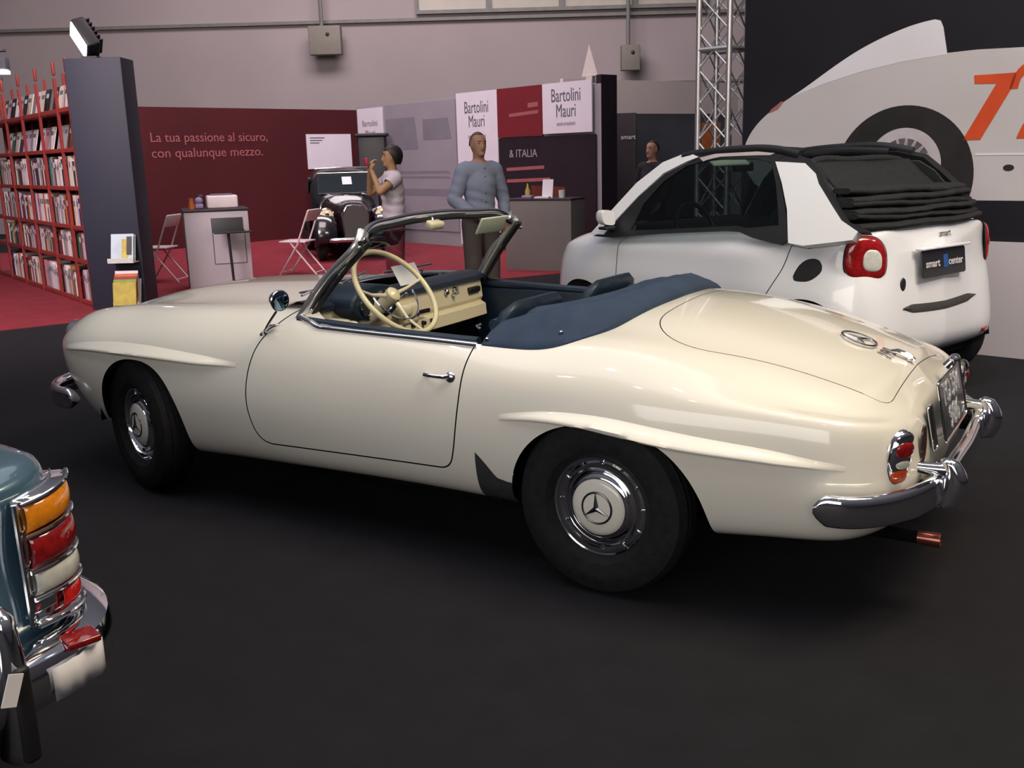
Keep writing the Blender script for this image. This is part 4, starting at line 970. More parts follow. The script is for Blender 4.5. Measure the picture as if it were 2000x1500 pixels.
b.prism([(c0.x, c0.y), (c1.x, c1.y), (c1.x+AV.x*.2, c1.y+AV.y*.2), (c0.x+AV.x*.2, c0.y+AV.y*.2)], H_); st(b, 'wall_back', 'hallwall', smooth=False)
def onfar(u, z, off=.02): return fo+RV*u-AV*off+UP*z
# high windows and steel beam on the far wall
wi = 1
for u0, u1, g in ((-2.0, 4.6, 4),):
    b = MB(); Mf = frame(onfar((u0+u1)/2, 5.15, .05), RV, UP)
    W = u1-u0; b.box(Mf@Vector((0, 0, 0)), (.02, .02, .02))
    b = MB(); vs, fs = holed([(-W/2, -.48), (W/2, -.48), (W/2, .6), (-W/2, .6)], [[(-W/2+.06+k*W/g, -.40), (-W/2-.06+(k+1)*W/g, -.40), (-W/2-.06+(k+1)*W/g, .5), (-W/2+.06+k*W/g, .5)] for k in range(g)], .08, lambda x, y: Mf@Vector((x, y, 0)), -AV)
    b.add(vs, fs); wf = st(b, 'window_%d' % wi, 'steel', smooth=False)
    b = MB(); b.add([Mf@Vector((x, y, -.005)) for x, y in ((-W/2+.03, -.45), (W/2-.03, -.45), (W/2-.03, .56), (-W/2+.03, .56))], [(0, 1, 2, 3)]); b.build('window_pane', 'windowlight', wf, smooth=False, solid=.01); wi += 1
b = MB(); b.box((0, 0, 0), (26, .10, .07)); o = st(b, 'trim_1', 'steel', smooth=False); o.location = onfar(-1, 4.56, .06); o.rotation_euler = (0, 0, math.atan2(RV.y, RV.x))
b = MB(); b.box((0, 0, 0), (8, .06, .05)); o = st(b, 'trim_2', 'steel', smooth=False); o.location = onfar(5.5, 3.05, .04); o.rotation_euler = (0, 0, math.atan2(RV.y, RV.x))
# junction boxes with their conduit
for (x, y, z, w_, h_, lab) in ((14.55, -14.50, 4.12, .72, .62, 'large grey junction box high on the far wall, left of the two'), (8.75, -18.12, 3.57, .42, .55, 'small grey junction box high on the far wall beside the truss')):
    t = empty('junction_box', (x-AV.x*.35, y-AV.y*.35, z), math.atan2(RV.y, RV.x), lab, 'electrical box')
    b = MB(); b.box((0, 0, 0), (w_, .25, h_), bev=.02); b.build('box_body', 'boxgrey', t)
    b = MB(); b.box((0, .14, 0), (w_*.8, .30, .08)); b.build('wall_bracket', 'steel', t, smooth=False)
    b = MB(); b.tube([(-w_*.1, .02, h_/2), (-w_*.1, .02, 3.2)], .045, 8); b.build('conduit', 'steel', t)
    b = MB(); b.lathe([(.0001, .03), (.04, .02), (.045, 0)], 12, Matrix.Translation((w_*.1, -.125, h_*.2))@Matrix.Rotation(PI/2, 4, 'X')); b.build('box_knob', 'black', t)
def split_words(o, name, parent, gap):
    """one object per word of a lettering mesh (its x axis runs along the line)"""
    me = o.data; q_ = list(o['_m']); Mi = Matrix([q_[0:4], q_[4:8], q_[8:12], q_[12:16]]).inverted(); xs = [(Mi@v.co).x for v in me.vertices]
    iv = sorted((min(xs[i] for i in p.vertices), max(xs[i] for i in p.vertices)) for p in me.polygons); cuts = []; hi = iv[0][1]
    for a_, b_ in iv:
        if a_-hi > gap: cuts.append((a_+hi)/2)
        hi = max(hi, b_)
    mt_ = me.materials[0]
    for k_ in range(len(cuts)+1):
        lo, hh = (cuts[k_-1] if k_ else -1e9), (cuts[k_] if k_ < len(cuts) else 1e9); idx = {}; V_ = []; F_ = []
        for p in me.polygons:
            if lo < sum(xs[i] for i in p.vertices)/len(p.vertices) < hh:
                for i in p.vertices:
                    if i not in idx: idx[i] = len(V_); V_.append(tuple(me.vertices[i].co))
                F_.append([idx[i] for i in p.vertices])
        m_ = D.meshes.new(name); m_.from_pydata(V_, [], F_); w_ = link(name, m_, mt_, parent)
    D.objects.remove(o)
# red lettered wall
def wall_line(name, P, Q, h, m, th=.08, z0=0, kind='structure'):
    P = Vector((*P, 0)); Q = Vector((*Q, 0)); d = (Q-P).normalized(); n = Vector((-d.y, d.x, 0)); n = n if n.dot(CAM-P) < 0 else -n
    b = MB(); b.prism([(P.x, P.y), (Q.x, Q.y), ((Q+n*th).x, (Q+n*th).y), ((P+n*th).x, (P+n*th).y)], h, Matrix.Translation((0, 0, z0)))
    o = b.build(name, m, None, smooth=False)
    if kind: o['kind'] = kind
    return o, P, d, -n
o, RP, RD, RN = wall_line('wall_left', (13.50, -7.90), (12.40, -13.15), 2.5, 'redwall')
def wf_(P, d, n, s, z, off=.004):
    """frame on a wall: x to the right as seen, y up, z out of the wall"""
    xd = d if d.cross(UP).dot(n) > 0 else -d
    return frame(P+d*s+n*off+UP*z, xd, UP)
def wtext(body, P, d, n, s, z, size, m, lab, sx=1, off=.006):
    Mx = wf_(P, d, n, s, z, off); o = text_mesh('word', body, size, Mx, m, None, .003, 'LEFT', 0, 1.0, sx); o['_m'] = [c for r in Mx for c in r]
    t = empty('wall_slogan', (0, 0, 0), 0, lab, 'lettering'); split_words(o, 'word', t, size*.18)
wtext('La tua passione al sicuro,', RP, RD, RN, .46, 1.90, .235, 'redtext', 'pale red wall lettering, upper line on the dark red stand wall', sx=1.02)
wtext('con qualunque mezzo.', RP, RD, RN, .46, 1.63, .235, 'redtext', 'pale red wall lettering, lower line on the dark red stand wall', sx=1.08)
def board(name, P, d, n, s0, s1, z0, z1, m, lab, cat, th=.02, grp=None, parent=None, off=.002):
    Mx = wf_(P, d, n, min(s0, s1) if (d.cross(UP).dot(n) > 0) else max(s0, s1), z0, off); b = MB(); w_ = abs(s1-s0)
    b.prism([(0, 0), (w_, 0), (w_, z1-z0), (0, z1-z0)], th, Mx); o = b.build(name, m, parent, smooth=False)
    if not parent: tag(o, lab, cat, grp)
    return o, Mx
bo, Mx = board('notice_board', RP, RD, RN, 3.76, 4.86, 1.34, 2.02, 'signwhite', 'white notice board with small print on the dark red wall above the old car', 'board')
b = MB()
for k, (w_, zz) in enumerate(((.36, .60), (.30, .55), (.22, .50))): b.prism([(.08, zz), (.08+w_, zz), (.08+w_, zz+.018), (.08, zz+.018)], .003, Mx@Matrix.Translation((0, 0, .02)))
b.build('notice_print', 'text', bo, smooth=False)
# pale display wall with its signs
o, WP, WD, WN = wall_line('wall_stand', (11.2, -11.36), (5.12, -9.466), 2.46, 'greywall')
o.name = 'wall_center'
DS = 1.31     # the wall starts 1.31 m along the measuring line
def S(s): return s-DS
bo, Mx = board('information_sign', WP, WD, WN, S(1.36), S(2.18), 1.15, 2.42, 'signwhite', 'white panel with blurred print at the left end of the display wall', 'panel')
for i, (tx, sz, zz) in enumerate((('Bartolini', .15, .95), ('Mauri', .15, .78))): text_mesh('panel_print', tx, sz, Mx@Matrix.Translation((.41, zz, .021)), 'greytext', bo, .002, 'CENTER')
bo, Mx = board('photo_banner', WP, WD, WN, S(2.27), S(4.34), .25, 2.44, 'bannerlilac', 'wide pale lilac photo banner on the display wall between woman and man', 'banner')
b = MB()
for x0, x1, z0, z1, mi in ((.02, 1.0, 1.40, 1.95, 0), (1.15, 1.95, 1.55, 1.90, 0), (.1, 1.9, .98, 1.03, 0), (.4, 1.9, .90, .94, 0), (.15, 2.0, .60, .72, 0)):
    b.prism([(x0, z0), (x1, z0), (x1-.08, z1), (x0, z1)], .002, Mx@Matrix.Translation((0, 0, .02)))
b.build('banner_photo', 'bannergrey', bo, smooth=False)
bo, Mx = board('lettered_banner', WP, WD, WN, S(4.38), S(5.42), .05, 2.52, 'signwhite', 'tall white banner with black name lettering behind the man in blue', 'banner', grp=None)
text_mesh('banner_lettering', 'Bartolini', .27, Mx@Matrix.Translation((.52, 2.14, .021)), 'text', bo, .002, 'CENTER', 0, sx=.68)
text_mesh('banner_lettering', 'Mauri', .27, Mx@Matrix.Translation((.52, 1.92, .021)), 'text', bo, .002, 'CENTER', 0, sx=.68)
text_mesh('banner_subtitle', 'assicurazioni', .10, Mx@Matrix.Translation((.52, 1.74, .021)), 'greytext', bo, .002, 'CENTER', sx=.9)
bo, Mx = board('red_sign', WP, WD, WN, S(5.46), S(6.50), 1.78, 2.52, 'signred', 'dark red sign with faint lettering beside the tall white banner', 'sign', off=.03)
b = MB(); b.prism([(.28, .30), (.95, .33), (.95, .38), (.28, .35)], .002, Mx@Matrix.Translation((0, 0, .02))); b.prism([(.72, .42), (.95, .43), (.95, .50), (.72, .49)], .002, Mx@Matrix.Translation((0, 0, .02))); b.build('sign_print', 'redtext', bo, smooth=False)
bo, Mx = board('white_sign', WP, WD, WN, S(6.53), S(7.56), 1.80, 2.52, 'signwhite', 'square white sign with black name lettering at the right end of the display wall', 'sign', off=.05)
text_mesh('sign_lettering', 'Bartolini', .27, Mx@Matrix.Translation((.50, .45, .021)), 'text', bo, .002, 'CENTER', 0, sx=.68)
text_mesh('sign_lettering', 'Mauri', .27, Mx@Matrix.Translation((.50, .23, .021)), 'text', bo, .002, 'CENTER', 0, sx=.68)
text_mesh('sign_subtitle', 'assicurazioni', .085, Mx@Matrix.Translation((.50, .11, .021)), 'greytext', bo, .002, 'CENTER', sx=.9)
bo, Mx = board('dark_banner', WP, WD, WN, S(5.46), S(7.60), .02, 1.77, 'darkpanel', 'dark purple banner with orange-red picture below the red and white signs', 'banner', off=.02)
_M = Mx@Matrix.Translation((.25, 1.45, .021)); _o = text_mesh('banner_lettering', '& ITALIA', .17, _M, 'whitetext2', None, .002, 'LEFT'); _o['_m'] = [c for r in _M for c in r]; split_words(_o, 'banner_lettering', bo, .03)
b = MB(); b.prism([(.18, 1.24), (1.05, 1.27), (1.05, 1.32), (.18, 1.29)], .002, Mx@Matrix.Translation((0, 0, .02))); b.prism([(.18, 1.06), (1.18, 1.09), (1.18, 1.14), (.18, 1.11)], .002, Mx@Matrix.Translation((0, 0, .02))); b.build('banner_print', 'redtext', bo, smooth=False)
b = MB(); b.prism([(.75, .75), (1.45, .65), (1.5, 1.0), (.75, 1.02)], .002, Mx@Matrix.Translation((0, 0, .02))); b.build('banner_picture', 'rustprint', bo, smooth=False)
wall_line('wall_end', (5.12, -9.466), (5.02, -9.77), 2.58, 'darkpanel', .10)[0].name = 'trim_3'
b = MB(); b.add([(5.55, -9.70, 2.58), (5.25, -9.62, 2.58), (5.40, -9.75, 2.58), (5.42, -9.69, 3.02)], [(0, 1, 3), (1, 2, 3), (2, 0, 3), (0, 2, 1)]); b.box((5.4, -9.69, 2.54), (.10, .10, .10)); tag(b.build('pointed_finial', 'fascia', None, smooth=False), 'small pale pointed finial on top of the display wall near its right end', 'finial')
# dark booth further right
BD = Vector((-.393, -.92, 0)); BP = Vector((6.55, -11.95, 0))
for nm, z0, h, m, off in (('trim_4', 2.155, .56, 'fascia', 0), ('wall_right', 0, 2.2, 'slate', .5)):
    wall_line(nm, ((BP-BD*.6).x+AV.x*off, (BP-BD*.6).y+AV.y*off), ((BP+BD*3.6).x+AV.x*off, (BP+BD*3.6).y+AV.y*off), h, m, .08, z0)
b = MB(); Mx = frame(BP+BD*.75+AV*.15, RV, UP); b.box((6.18, -12.55, 1.08), (.34, .34, 2.15), rot=(0, 0, .4)); bo = b.build('booth_pillar', 'darkpanel', None, smooth=False); tag(bo, 'dark square pillar in the slate booth with a small white logo', 'pillar')
text_mesh('pillar_logo', 'smart', .11, frame((6.18, -12.55, 1.70)-AV*.245-RV*.02 if False else Vector((6.18, -12.55, 1.72))-AV*.26-RV*.0, RV, UP), 'whitetext', bo, .003, 'CENTER')
# ------------------------------------------------------------------ truss column
TB = Vector((1.62, -4.76, 0)); tr = empty('truss_column', tuple(TB), math.atan2(.179, -.984), 'tall silver lattice truss column at the left edge of the poster wall', 'truss')
hw = .145
for sx_, sy_ in ((-1, -1), (1, -1), (1, 1), (-1, 1)):
    b = MB(); b.tube([(sx_*hw, sy_*hw, 0), (sx_*hw, sy_*hw, 4.3)], .024, 12); b.build('chord', 'alu', tr)
for (ax_, ay_, bx, by) in ((-1, 1, 1, 1), (1, 1, 1, -1), (1, -1, -1, -1), (-1, -1, -1, 1)):
    b = MB(); n_ = 14; zz = .12
    for k in range(n_):
        z0 = .1+k*.295; z1 = z0+.295
        for (p, q) in (((ax_, ay_), (bx, by)), ((bx, by), (ax_, ay_))): b.tube([(p[0]*hw, p[1]*hw, z0), (q[0]*hw, q[1]*hw, z1)], .008, 6)
    b.build('lattice_brace', 'alu', tr)
for z in (.05, 2.32, 4.25):
    b = MB()
    for i in range(4):
        p = ((-1, -1), (1, -1), (1, 1), (-1, 1))[i]; q = ((1, -1), (1, 1), (-1, 1), (-1, -1))[i]; b.tube([(p[0]*hw, p[1]*hw, z), (q[0]*hw, q[1]*hw, z)], .022, 8)
    b.build('cross_frame', 'alu', tr)
# ------------------------------------------------------------------ poster wall on the right
PO = Vector((1.34, -4.497, 0)); PD = Vector((-.984, .179, 0)); PN = Vector((.179, .984, 0))
PO = Vector((1.34, -4.497, 0))
b = MB(); e = PO+PD*5.6; q = -PN*.10; b.prism([(PO.x, PO.y), (e.x, e.y), ((e+q).x, (e+q).y), ((PO+q).x, (PO+q).y)], 3.9); st(b, 'wall_front', 'posterdark', smooth=False).name = 'wall_side'
b = MB(); q = PN*.03; b.prism([(PO.x, PO.y), (e.x, e.y), ((e+q).x, (e+q).y), ((PO+q).x, (PO+q).y)], .815); st(b, 'baseboard_side', 'plinth', smooth=False)
PM_ = frame(PO+PN*.002, PD, UP)
pr = empty('wall_poster', tuple(PO), 0, 'huge printed poster of a silver racing car on the dark wall at the right', 'poster')
def flat(name, polys, m, z, par=pr, t=.0015):
    b = MB()
    for p in polys: b.prism([(x, y) for x, y in p], t, PM_@Matrix.Translation((0, 0, z)))
    o = b.build(name, m, None, smooth=False); o.parent = par; o.matrix_parent_inverse = Matrix.Translation(-PO); return o
def sm2(pts, n): return [(p.x, p.y) for p in smooth_path([(x, y, 0) for x, y in pts], n)]
top = sm2([(.01, 1.44), (.024, 1.517), (.091, 1.645), (.224, 1.772), (.483, 1.923), (.728, 2.07), (.963, 2.199), (1.225, 2.3), (1.406, 2.345), (1.50, 2.357)], 50)
carp = top+[(1.54, 2.345), (1.562, 2.30), (1.60, 2.122)]+[(1.8, 2.128), (2.2, 2.115), (2.8, 2.09), (3.4, 2.05), (4.0, 1.95), (4.5, 1.78), (4.9, 1.5), (4.95, 1.2), (4.8, 1.10), (.35, 1.10), (.12, 1.22), (.02, 1.36)]
flat('printed_car_body', [carp], 'postercar', 0)
fin = [p for p in top if p[0] > .40]
flat('printed_fin', [[(.42, 1.885)]+fin+[(1.54, 2.345), (1.562, 2.30), (1.60, 2.112), (1.3, 2.09), (1.0, 2.045), (.7, 1.975)]], 'posterlight', .0016)
cx_, cz_ = 1.325, 1.265
def ell(cx, cy, rx, ry, n=64, a0=0, a1=2*PI): return [(cx+rx*math.cos(a0+(a1-a0)*k/n), cy+ry*math.sin(a0+(a1-a0)*k/n)) for k in range(n)]
flat('printed_tyre', [ell(cx_, cz_, .515, .515)], 'postertyre', .0032)
flat('printed_rim', [ell(1.335, 1.345, .275, .275)], 'posterrim', .0048)
flat('printed_hub_shade', [ell(1.335, 1.345, .20, .20)], 'posterhub', .0064)
sp = []
for k in range(36):
    a = 2*PI*k/36; a2 = a+R(14 if k % 2 else -14); x0, y0 = 1.335+.05*math.cos(a), 1.345+.05*math.sin(a); x1, y1 = 1.335+.205*math.cos(a2), 1.345+.205*math.sin(a2)
    d_ = Vector((x1-x0, y1-y0)).normalized(); nx, ny = -d_.y*.0035, d_.x*.0035; sp.append([(x0-nx, y0-ny), (x1-nx, y1-ny), (x1+nx, y1+ny), (x0+nx, y0+ny)])
flat('printed_spokes', sp+[ell(1.335, 1.345, .052, .052, 24)], 'posterrim', .0080)
flat('printed_number', [[(1.794, 1.957), (2.072, 1.957), (2.052, 1.87), (1.866, 1.519), (1.746, 1.519), (1.945, 1.893), (1.801, 1.900)]], 'posterred', .0032)
two = sm2([(2.085, 1.85), (2.11, 1.93), (2.20, 1.965), (2.29, 1.93), (2.30, 1.83), (2.22, 1.72), (2.14, 1.62), (2.10, 1.52)], 24)
two += [(2.33, 1.52), (2.33, 1.60), (2.22, 1.60)]+sm2([(2.26, 1.66), (2.36, 1.78), (2.385, 1.90), (2.32, 2.0), (2.20, 2.03), (2.10, 2.0), (2.05, 1.93), (2.03, 1.85)], 24)
flat('printed_number', [two], 'posterred', .0032)
flat('printed_number', [[(x+.42, y) for x, y in two]], 'posterred', .0032)
flat('printed_trim_line', [[(1.84, 1.428), (3.6, 1.41), (3.6, 1.395), (1.84, 1.412)]], 'posterlight', .0032)
flat('printed_socket', [ell(2.067, 1.325, .036, .022, 20)], 'postertyre', .0032)
flat('printed_lamp', [[(.235, 1.775), (.25, 1.80), (.34, 1.860), (.36, 1.855), (.31, 1.80)]], 'posterpink', .0032)
# ------------------------------------------------------------------ navy column, floodlight, leaflets
ca = math.atan2(RV.y, RV.x)
col = tag(MB().box((0, 0, 1.29), (.58, .36, 2.58), bev=.006).build('display_column', 'navybox', None), 'tall dark navy display column at the end of the bookcase', 'column')
CC = Vector((8.17, -3.13, 0))+RV*.40-AV*.09; col.location = CC; col.rotation_euler = (0, 0, ca)
fl = empty('floodlight', tuple(CC+UP*2.58-RV*.05-AV*.05), ca, 'lit white floodlight tilted on top of the navy column', 'lamp')
b = MB(); b.box((0, 0, .012), (.16, .14, .024), bev=.005); b.tube([(0, 0, .02), (.02, 0, .12)], .018, 8); b.build('lamp_bracket', 'black', fl)
RL = frame((0, 0, 0), Vector((.74, .60, .30)), Vector((-.55, .25, .8))).to_3x3() @ Matrix(((1, 0, 0), (0, 0, -1), (0, 1, 0))).to_3x3(); cL = Vector((-.03, -.03, .20))
b = MB(); b.box(cL, (.14, .24, .34), rot=RL, bev=.02)
for k in range(6): b.box(cL+RL@Vector((.085, 0, -.13+.052*k)), (.05, .22, .012), rot=RL)
b.build('lamp_housing', 'black', fl)
b = MB(); b.box(cL+RL@Vector((-.075, 0, 0)), (.008, .21, .30), rot=RL); b.build('lamp_face', 'light', fl, smooth=False)
def holder(base, name, lab, tilt=R(22)):
    t = empty(name, tuple(base), ca, lab, 'leaflet holder')
    b = MB(); b.box((0, -.07, 0), (.27, .16, .012)); b.box((0, -.155, .02), (.27, .006, .05)); b.build('holder_tray', 'clearlens', t, smooth=False)
    b = MB(); b.box((0, -.03, .14), (.25, .006, .28), rot=(-tilt*.8, 0, 0)); b.build('holder_back', 'clearlens', t, smooth=False)
    return t
hb = CC-AV*.212+RV*.13; hb.z = .52
holder(hb, 'leaflet_holder', 'clear leaflet holder halfway up the navy column front')
lf = tag(MB().box((0, -.062, .155), (.235, .012, .275), rot=(R(-17), 0, R(0))).build('magazine', 'paleblue', None, smooth=False), 'pale magazine with yellow and dark cover in the leaflet holder on the navy column', 'magazine'); lf.location = hb; lf.rotation_euler = (0, 0, ca)
b = MB(); b.box((.03, -.071, .14), (.07, .008, .20), rot=(R(-17), 0, R(0))); b.build('cover_picture', 'yellowprint', lf, smooth=False)
b = MB(); b.box((.075, -.071, .17), (.05, .008, .19), rot=(R(-17), 0, R(0))); b.build('cover_picture', 'darkpanel', lf, smooth=False)
hb2 = Vector(hb); hb2.z = .06; hb2 = hb2+RV*.01; holder(hb2, 'leaflet_holder', 'clear leaflet holder low on the navy column near the floor')
for k, (m_, nm) in enumerate((('yellowprint', 'yellow-green'), ('limeprint', 'lime green'), ('shelfred', 'red'), ('orangeprint', 'orange'), ('signwhite', 'white'))):
    lf = MB().box((0, 0, 0), (.24, .012, .24), rot=(R(-12), 0, 0)).build('magazine', m_, None, smooth=False)
    lf.location = hb2+Vector((0, 0, .135+.028*k))-AV*(.165-.024*k); lf.rotation_euler = (0, 0, ca); tag(lf, nm+' covered magazine in the low holder at the foot of the navy column', 'magazine', 'magazines in the low holder')
# ------------------------------------------------------------------ red bookcase with books
BA = Vector((8.17, -3.13, 0)); BDr = Vector((.9346, -.3558, 0)); BN = Vector((-.3558, -.9346, 0))     # BN points to the back
bc = empty('bookcase', tuple(BA), math.atan2(BDr.y, BDr.x), 'long red bookcase full of books, running away behind the navy column', 'bookcase')
LV = [.05, .505, .87, 1.295, 1.70, 2.12]; BL = 4.9; DPT = .30
# local: x along, y towards the back is negative of left normal
for z in LV:
    b = MB(); b.box((BL/2-.075, -DPT/2, z-.018), (BL, DPT, .036), bev=.004); b.box((BL/2-.075, .004, z-.016), (BL, .016, .045), bev=.003); b.build('shelf', 'shelfred', bc)
UPR = [-.055, .45, 1.27, 2.15, 3.05, 3.95, 4.78]
for u in UPR:
    b = MB(); b.box((u, 0.006, 1.22), (.035, .03, 2.44)); b.box((u, -DPT, 1.28), (.035, .03, 2.56)); b.build('upright', 'shelfred', bc, smooth=False)
    b = MB(); b.box((u, .004, 2.54), (.05, .03, .14), rot=(0, 0, 0), bev=.01); b.build('finial', 'shelfred', bc)
b = MB(); b.box((BL/2-.1, -DPT-.01, 1.1), (BL, .01, 2.1)); b.build('back_panel', 'bookback', bc, smooth=False)
random.seed(11)
BC = [('white', (.68, .62, .64)), ('cream', (.58, .50, .43)), ('grey', (.30, .27, .28)), ('pale lilac', (.46, .38, .48)), ('dark red', (.16, .02, .03)), ('navy', (.03, .03, .07)), ('black', (.015, .013, .016)), ('green', (.05, .13, .08)), ('yellow', (.42, .32, .06)), ('orange', (.45, .14, .03)), ('pink', (.42, .17, .20)), ('brown', (.12, .06, .05)), ('teal', (.06, .14, .15))]
BW = [9, 7, 5, 4, 3, 2, 3, 2, 1, 1.5, 2, 3, 1.2]
BME = {}
def book_mesh(ci, k, w, h, dp, face=False):
    key = (ci, k, face, round(h, 3))
    if key in BME: return BME[key]
    nm, c = BC[ci]; cm = 'book_'+nm.replace(' ', '_')
    if cm not in M: M[cm] = mat(cm+'_cover', c, .55, noise=(14, .10))
    b = MB(); b.cur = 0
    t = .004
    b.box((-w/2+t/2, 0, h/2), (t, dp, h)); b.box((w/2-t/2, 0, h/2), (t, dp, h)); b.box((0, dp/2-t/2, h/2), (w, t, h))
    b.cur = 1; b.box((0, -.004, h/2), (w-2*t, dp-.012, h-.01))
    b.cur = 2 if True else 0
    if w > .02: b.box((0, dp/2+.0006, h*.72), (w*.6, .001, h*.18))
    me = D.meshes.new('book'); me.from_pydata(b.v, [], b.f)
    for p, i in zip(me.polygons, b.mi): p.material_index = i
    for mm in (cm, 'pages', 'text' if sum(c) > .6 else 'whitetext'): me.materials.append(M[mm])
    BME[key] = (me, w, h, dp); return BME[key]
ORD = ['lowest', 'second-lowest', 'third', 'fourth', 'fifth', 'top']
Bm = frame(BA, BDr, -BN)
BOOKS = []
def place_book(me, nm, s, z, lean, row, face=False, y=0):
    o = D.objects.new('magazine' if face else 'book', me); COL.objects.link(o)
    o.location = BA+BDr*s-(-BN)*(.0)+BN*y+UP*z
    if face: o.rotation_euler = (Matrix.Rotation(math.atan2(BDr.y, BDr.x), 3, 'Z')@Matrix.Rotation(R(lean), 3, 'X')).to_euler()
    else: o.rotation_euler = (Matrix.Rotation(math.atan2(BDr.y, BDr.x), 3, 'Z')@Matrix.Rotation(R(lean), 3, 'Y')).to_euler()
    bay = 0
    for u in UPR[1:-1]:
        if s > u: bay += 1
    BOOKS.append((row, s, bay, nm, 'magazine' if face else 'book', o))
nb = 0
for row in range(4):
    s = -.03; hmax = [.42, .33, .38, .36][row]
    while s < 4.1:
        ci = random.choices(range(len(BC)), BW)[0]; k = random.randrange(3); w = (.038, .055, .078)[k]; h = (.27, .30, .33)[k]*(1 if row != 1 else .88); dp = (.19, .21, .22)[k]
        me, w, h, dp = book_mesh(ci, k, w, h, dp)
        while any(abs(s+w/2-u) < w/2+.02 for u in UPR): s += .01
        place_book(me, BC[ci][0], s+w/2, LV[row]+.001, 0, row, y=.03+dp/2); s += w+.004+(random.random() < .12)*.03; nb += 1
for row in (4, 5):
    s = -.03
    while s < 3.6:
        ci = random.choices(range(len(BC)), BW)[0]; me, w, h, dp = book_mesh(ci, 5, .20, .27, .018, True)
        while any(abs(s+w/2-u) < w/2+.022 for u in UPR): s += .01
        place_book(me, BC[ci][0], s+w/2, LV[row]+.006, 14, row, True, y=.10); s += w+.012; nb += 1
BAY = ['first bay', 'second bay', 'third bay', 'fourth bay', 'farthest bay', 'farthest bay']
for row in range(6):
    L_ = sorted([q for q in BOOKS if q[0] == row], key=lambda q: -q[1]); seen = {}
    for i, q in enumerate(L_):
        nb_ = (L_[i-1][3] if i else 'nothing', L_[i+1][3] if i+1 < len(L_) else 'the column')
        lab = '%s %s between %s and %s, %s shelf, %s from the column' % (q[3], q[4], nb_[0], nb_[1], ORD[row], BAY[q[2]])
        w_ = lab.split(); lab = ' '.join(w_[:16]); seen.setdefault(lab, []).append(q)
        tag(q[5], lab, q[4], '%ss on the %s shelf' % (q[4], ORD[row]))
    for lab, qs in seen.items():
        if len(qs) > 1:
            for k_, q in enumerate(qs): q[5]['label'] = ('left-hand ', 'right-hand ', 'middle ', 'inner ')[min(k_, 3)]+lab.replace(' from the column', '')
# clamp light on the bookcase
cl = empty('clamp_light', tuple(BA+BDr*3.0+UP*2.6+BN*.0), ca, 'grey clamp light with a lit strip above the red bookcase', 'lamp')
b = MB(); b.tube([(0, 0, 0), (0, 0, .12)], .012, 8); b.tube([(0, 0, .28), (0, 0, .36)], .012, 8); b.build('light_stem', 'black', cl)
b = MB(); b.box((0, 0, .21), (.20, .14, .16), bev=.02); b.box((0, 0, .37), (.17, .1, .04), bev=.01); b.build('light_housing', 'slate', cl)
b = MB(); b.box((0, -.02, .10), (.20, .12, .04)); b.build('light_strip', 'light', cl, smooth=False)
# ------------------------------------------------------------------ counters
K0 = Vector((8.02, -4.36, 0)); K1 = Vector((7.56, -4.93, 0)); kd = (K1-K0).normalized(); kn = Vector((-kd.y, kd.x, 0)); kn = kn if kn.dot(AV) > 0 else -kn
KW = (K1-K0).length; ka = math.atan2(kd.y, kd.x)
kc = empty('reception_counter', tuple(K0+kd*KW/2+kn*.35), ka, 'white reception counter in front of the dark red wall', 'counter')
lk = 1 if kn.dot(Vector((-kd.y, kd.x, 0))) > 0 else -1     # local +y towards the back?
b = MB(); b.box((0, 0, .475), (KW, .70, .95), bev=.006); b.build('counter_body', 'counterwhite', kc)
b = MB(); b.box((0, 0, .962), (KW+.03, .73, .024), bev=.004); b.build('counter_top', 'darkpanel', kc)
b = MB(); fr_ = [(-.06, .33), (.31, .33), (.31, .72), (-.06, .72)]
for i in range(4):
    p, q = fr_[i], fr_[(i+1) % 4]; b.tube([(p[0], -lk*.352, p[1]), (q[0], -lk*.352, q[1])], .006, 6)
b.build('outline_graphic', 'text', kc)
def on_k(x, y, z): return K0+kd*(KW/2+x)+kn*(.35+y)+UP*z
def put(b, name, m, pos, lab, cat, rz=ka, **kw):
    o = b.build(name, m, None, **kw); o.location = pos; o.rotation_euler = (0, 0, rz); return tag(o, lab, cat)
pt_ = put(MB().box((0, 0, .075), (.36, .30, .15), bev=.02), 'printer', 'woodpale', on_k(.10, .0, .975), 'pale pinkish printer on the white reception counter', 'printer')
b = MB(); b.box((0, -.0, .158), (.26, .18, .018), bev=.006); b.build('printer_lid', 'text', pt_)
put(MB().box((0, 0, .03), (.10, .10, .06), bev=.02).sphere((0, 0, .09), .05, 12), 'bowl_of_sweets', 'lilacthing', on_k(-.17, -.05, .975), 'small lilac ornament on the left end of the reception counter', 'ornament')
put(MB().lathe([(.0001, 0), (.035, 0), (.04, .04), (.025, .10), (.03, .13)], 16), 'cup', 'orangeprint', on_k(-.26, -.1, .975), 'small orange cup at the left corner of the reception counter', 'cup')
put(MB().box((0, 0, .08), (.08, .08, .16), bev=.02), 'card_reader', 'black', on_k(-.14, .14, .975), 'small black device between ornament and printer on the reception counter', 'device')
ms = empty('music_stand', tuple(on_k(.10, -.62, 0)), ka, 'black music stand in front of the white reception counter', 'stand')
b = MB(); b.box((0, -lk*.0, .80), (.36, .02, .17), rot=(R(-12*lk), 0, 0), bev=.005); b.box((.06, -lk*.05, .715), (.44, .06, .02), bev=.004); b.build('desk', 'black', ms)
b = MB(); b.tube([(0, 0, .74), (.02, 0, .08)], .016, 10); b.build('pole', 'black', ms)
b = MB()
for k in range(3): b.tube([(.02, 0, .14), (.02+.26*math.cos(2*PI*k/3+.5), .26*math.sin(2*PI*k/3+.5), .012)], .010, 8)
b.build('foot', 'black', ms)
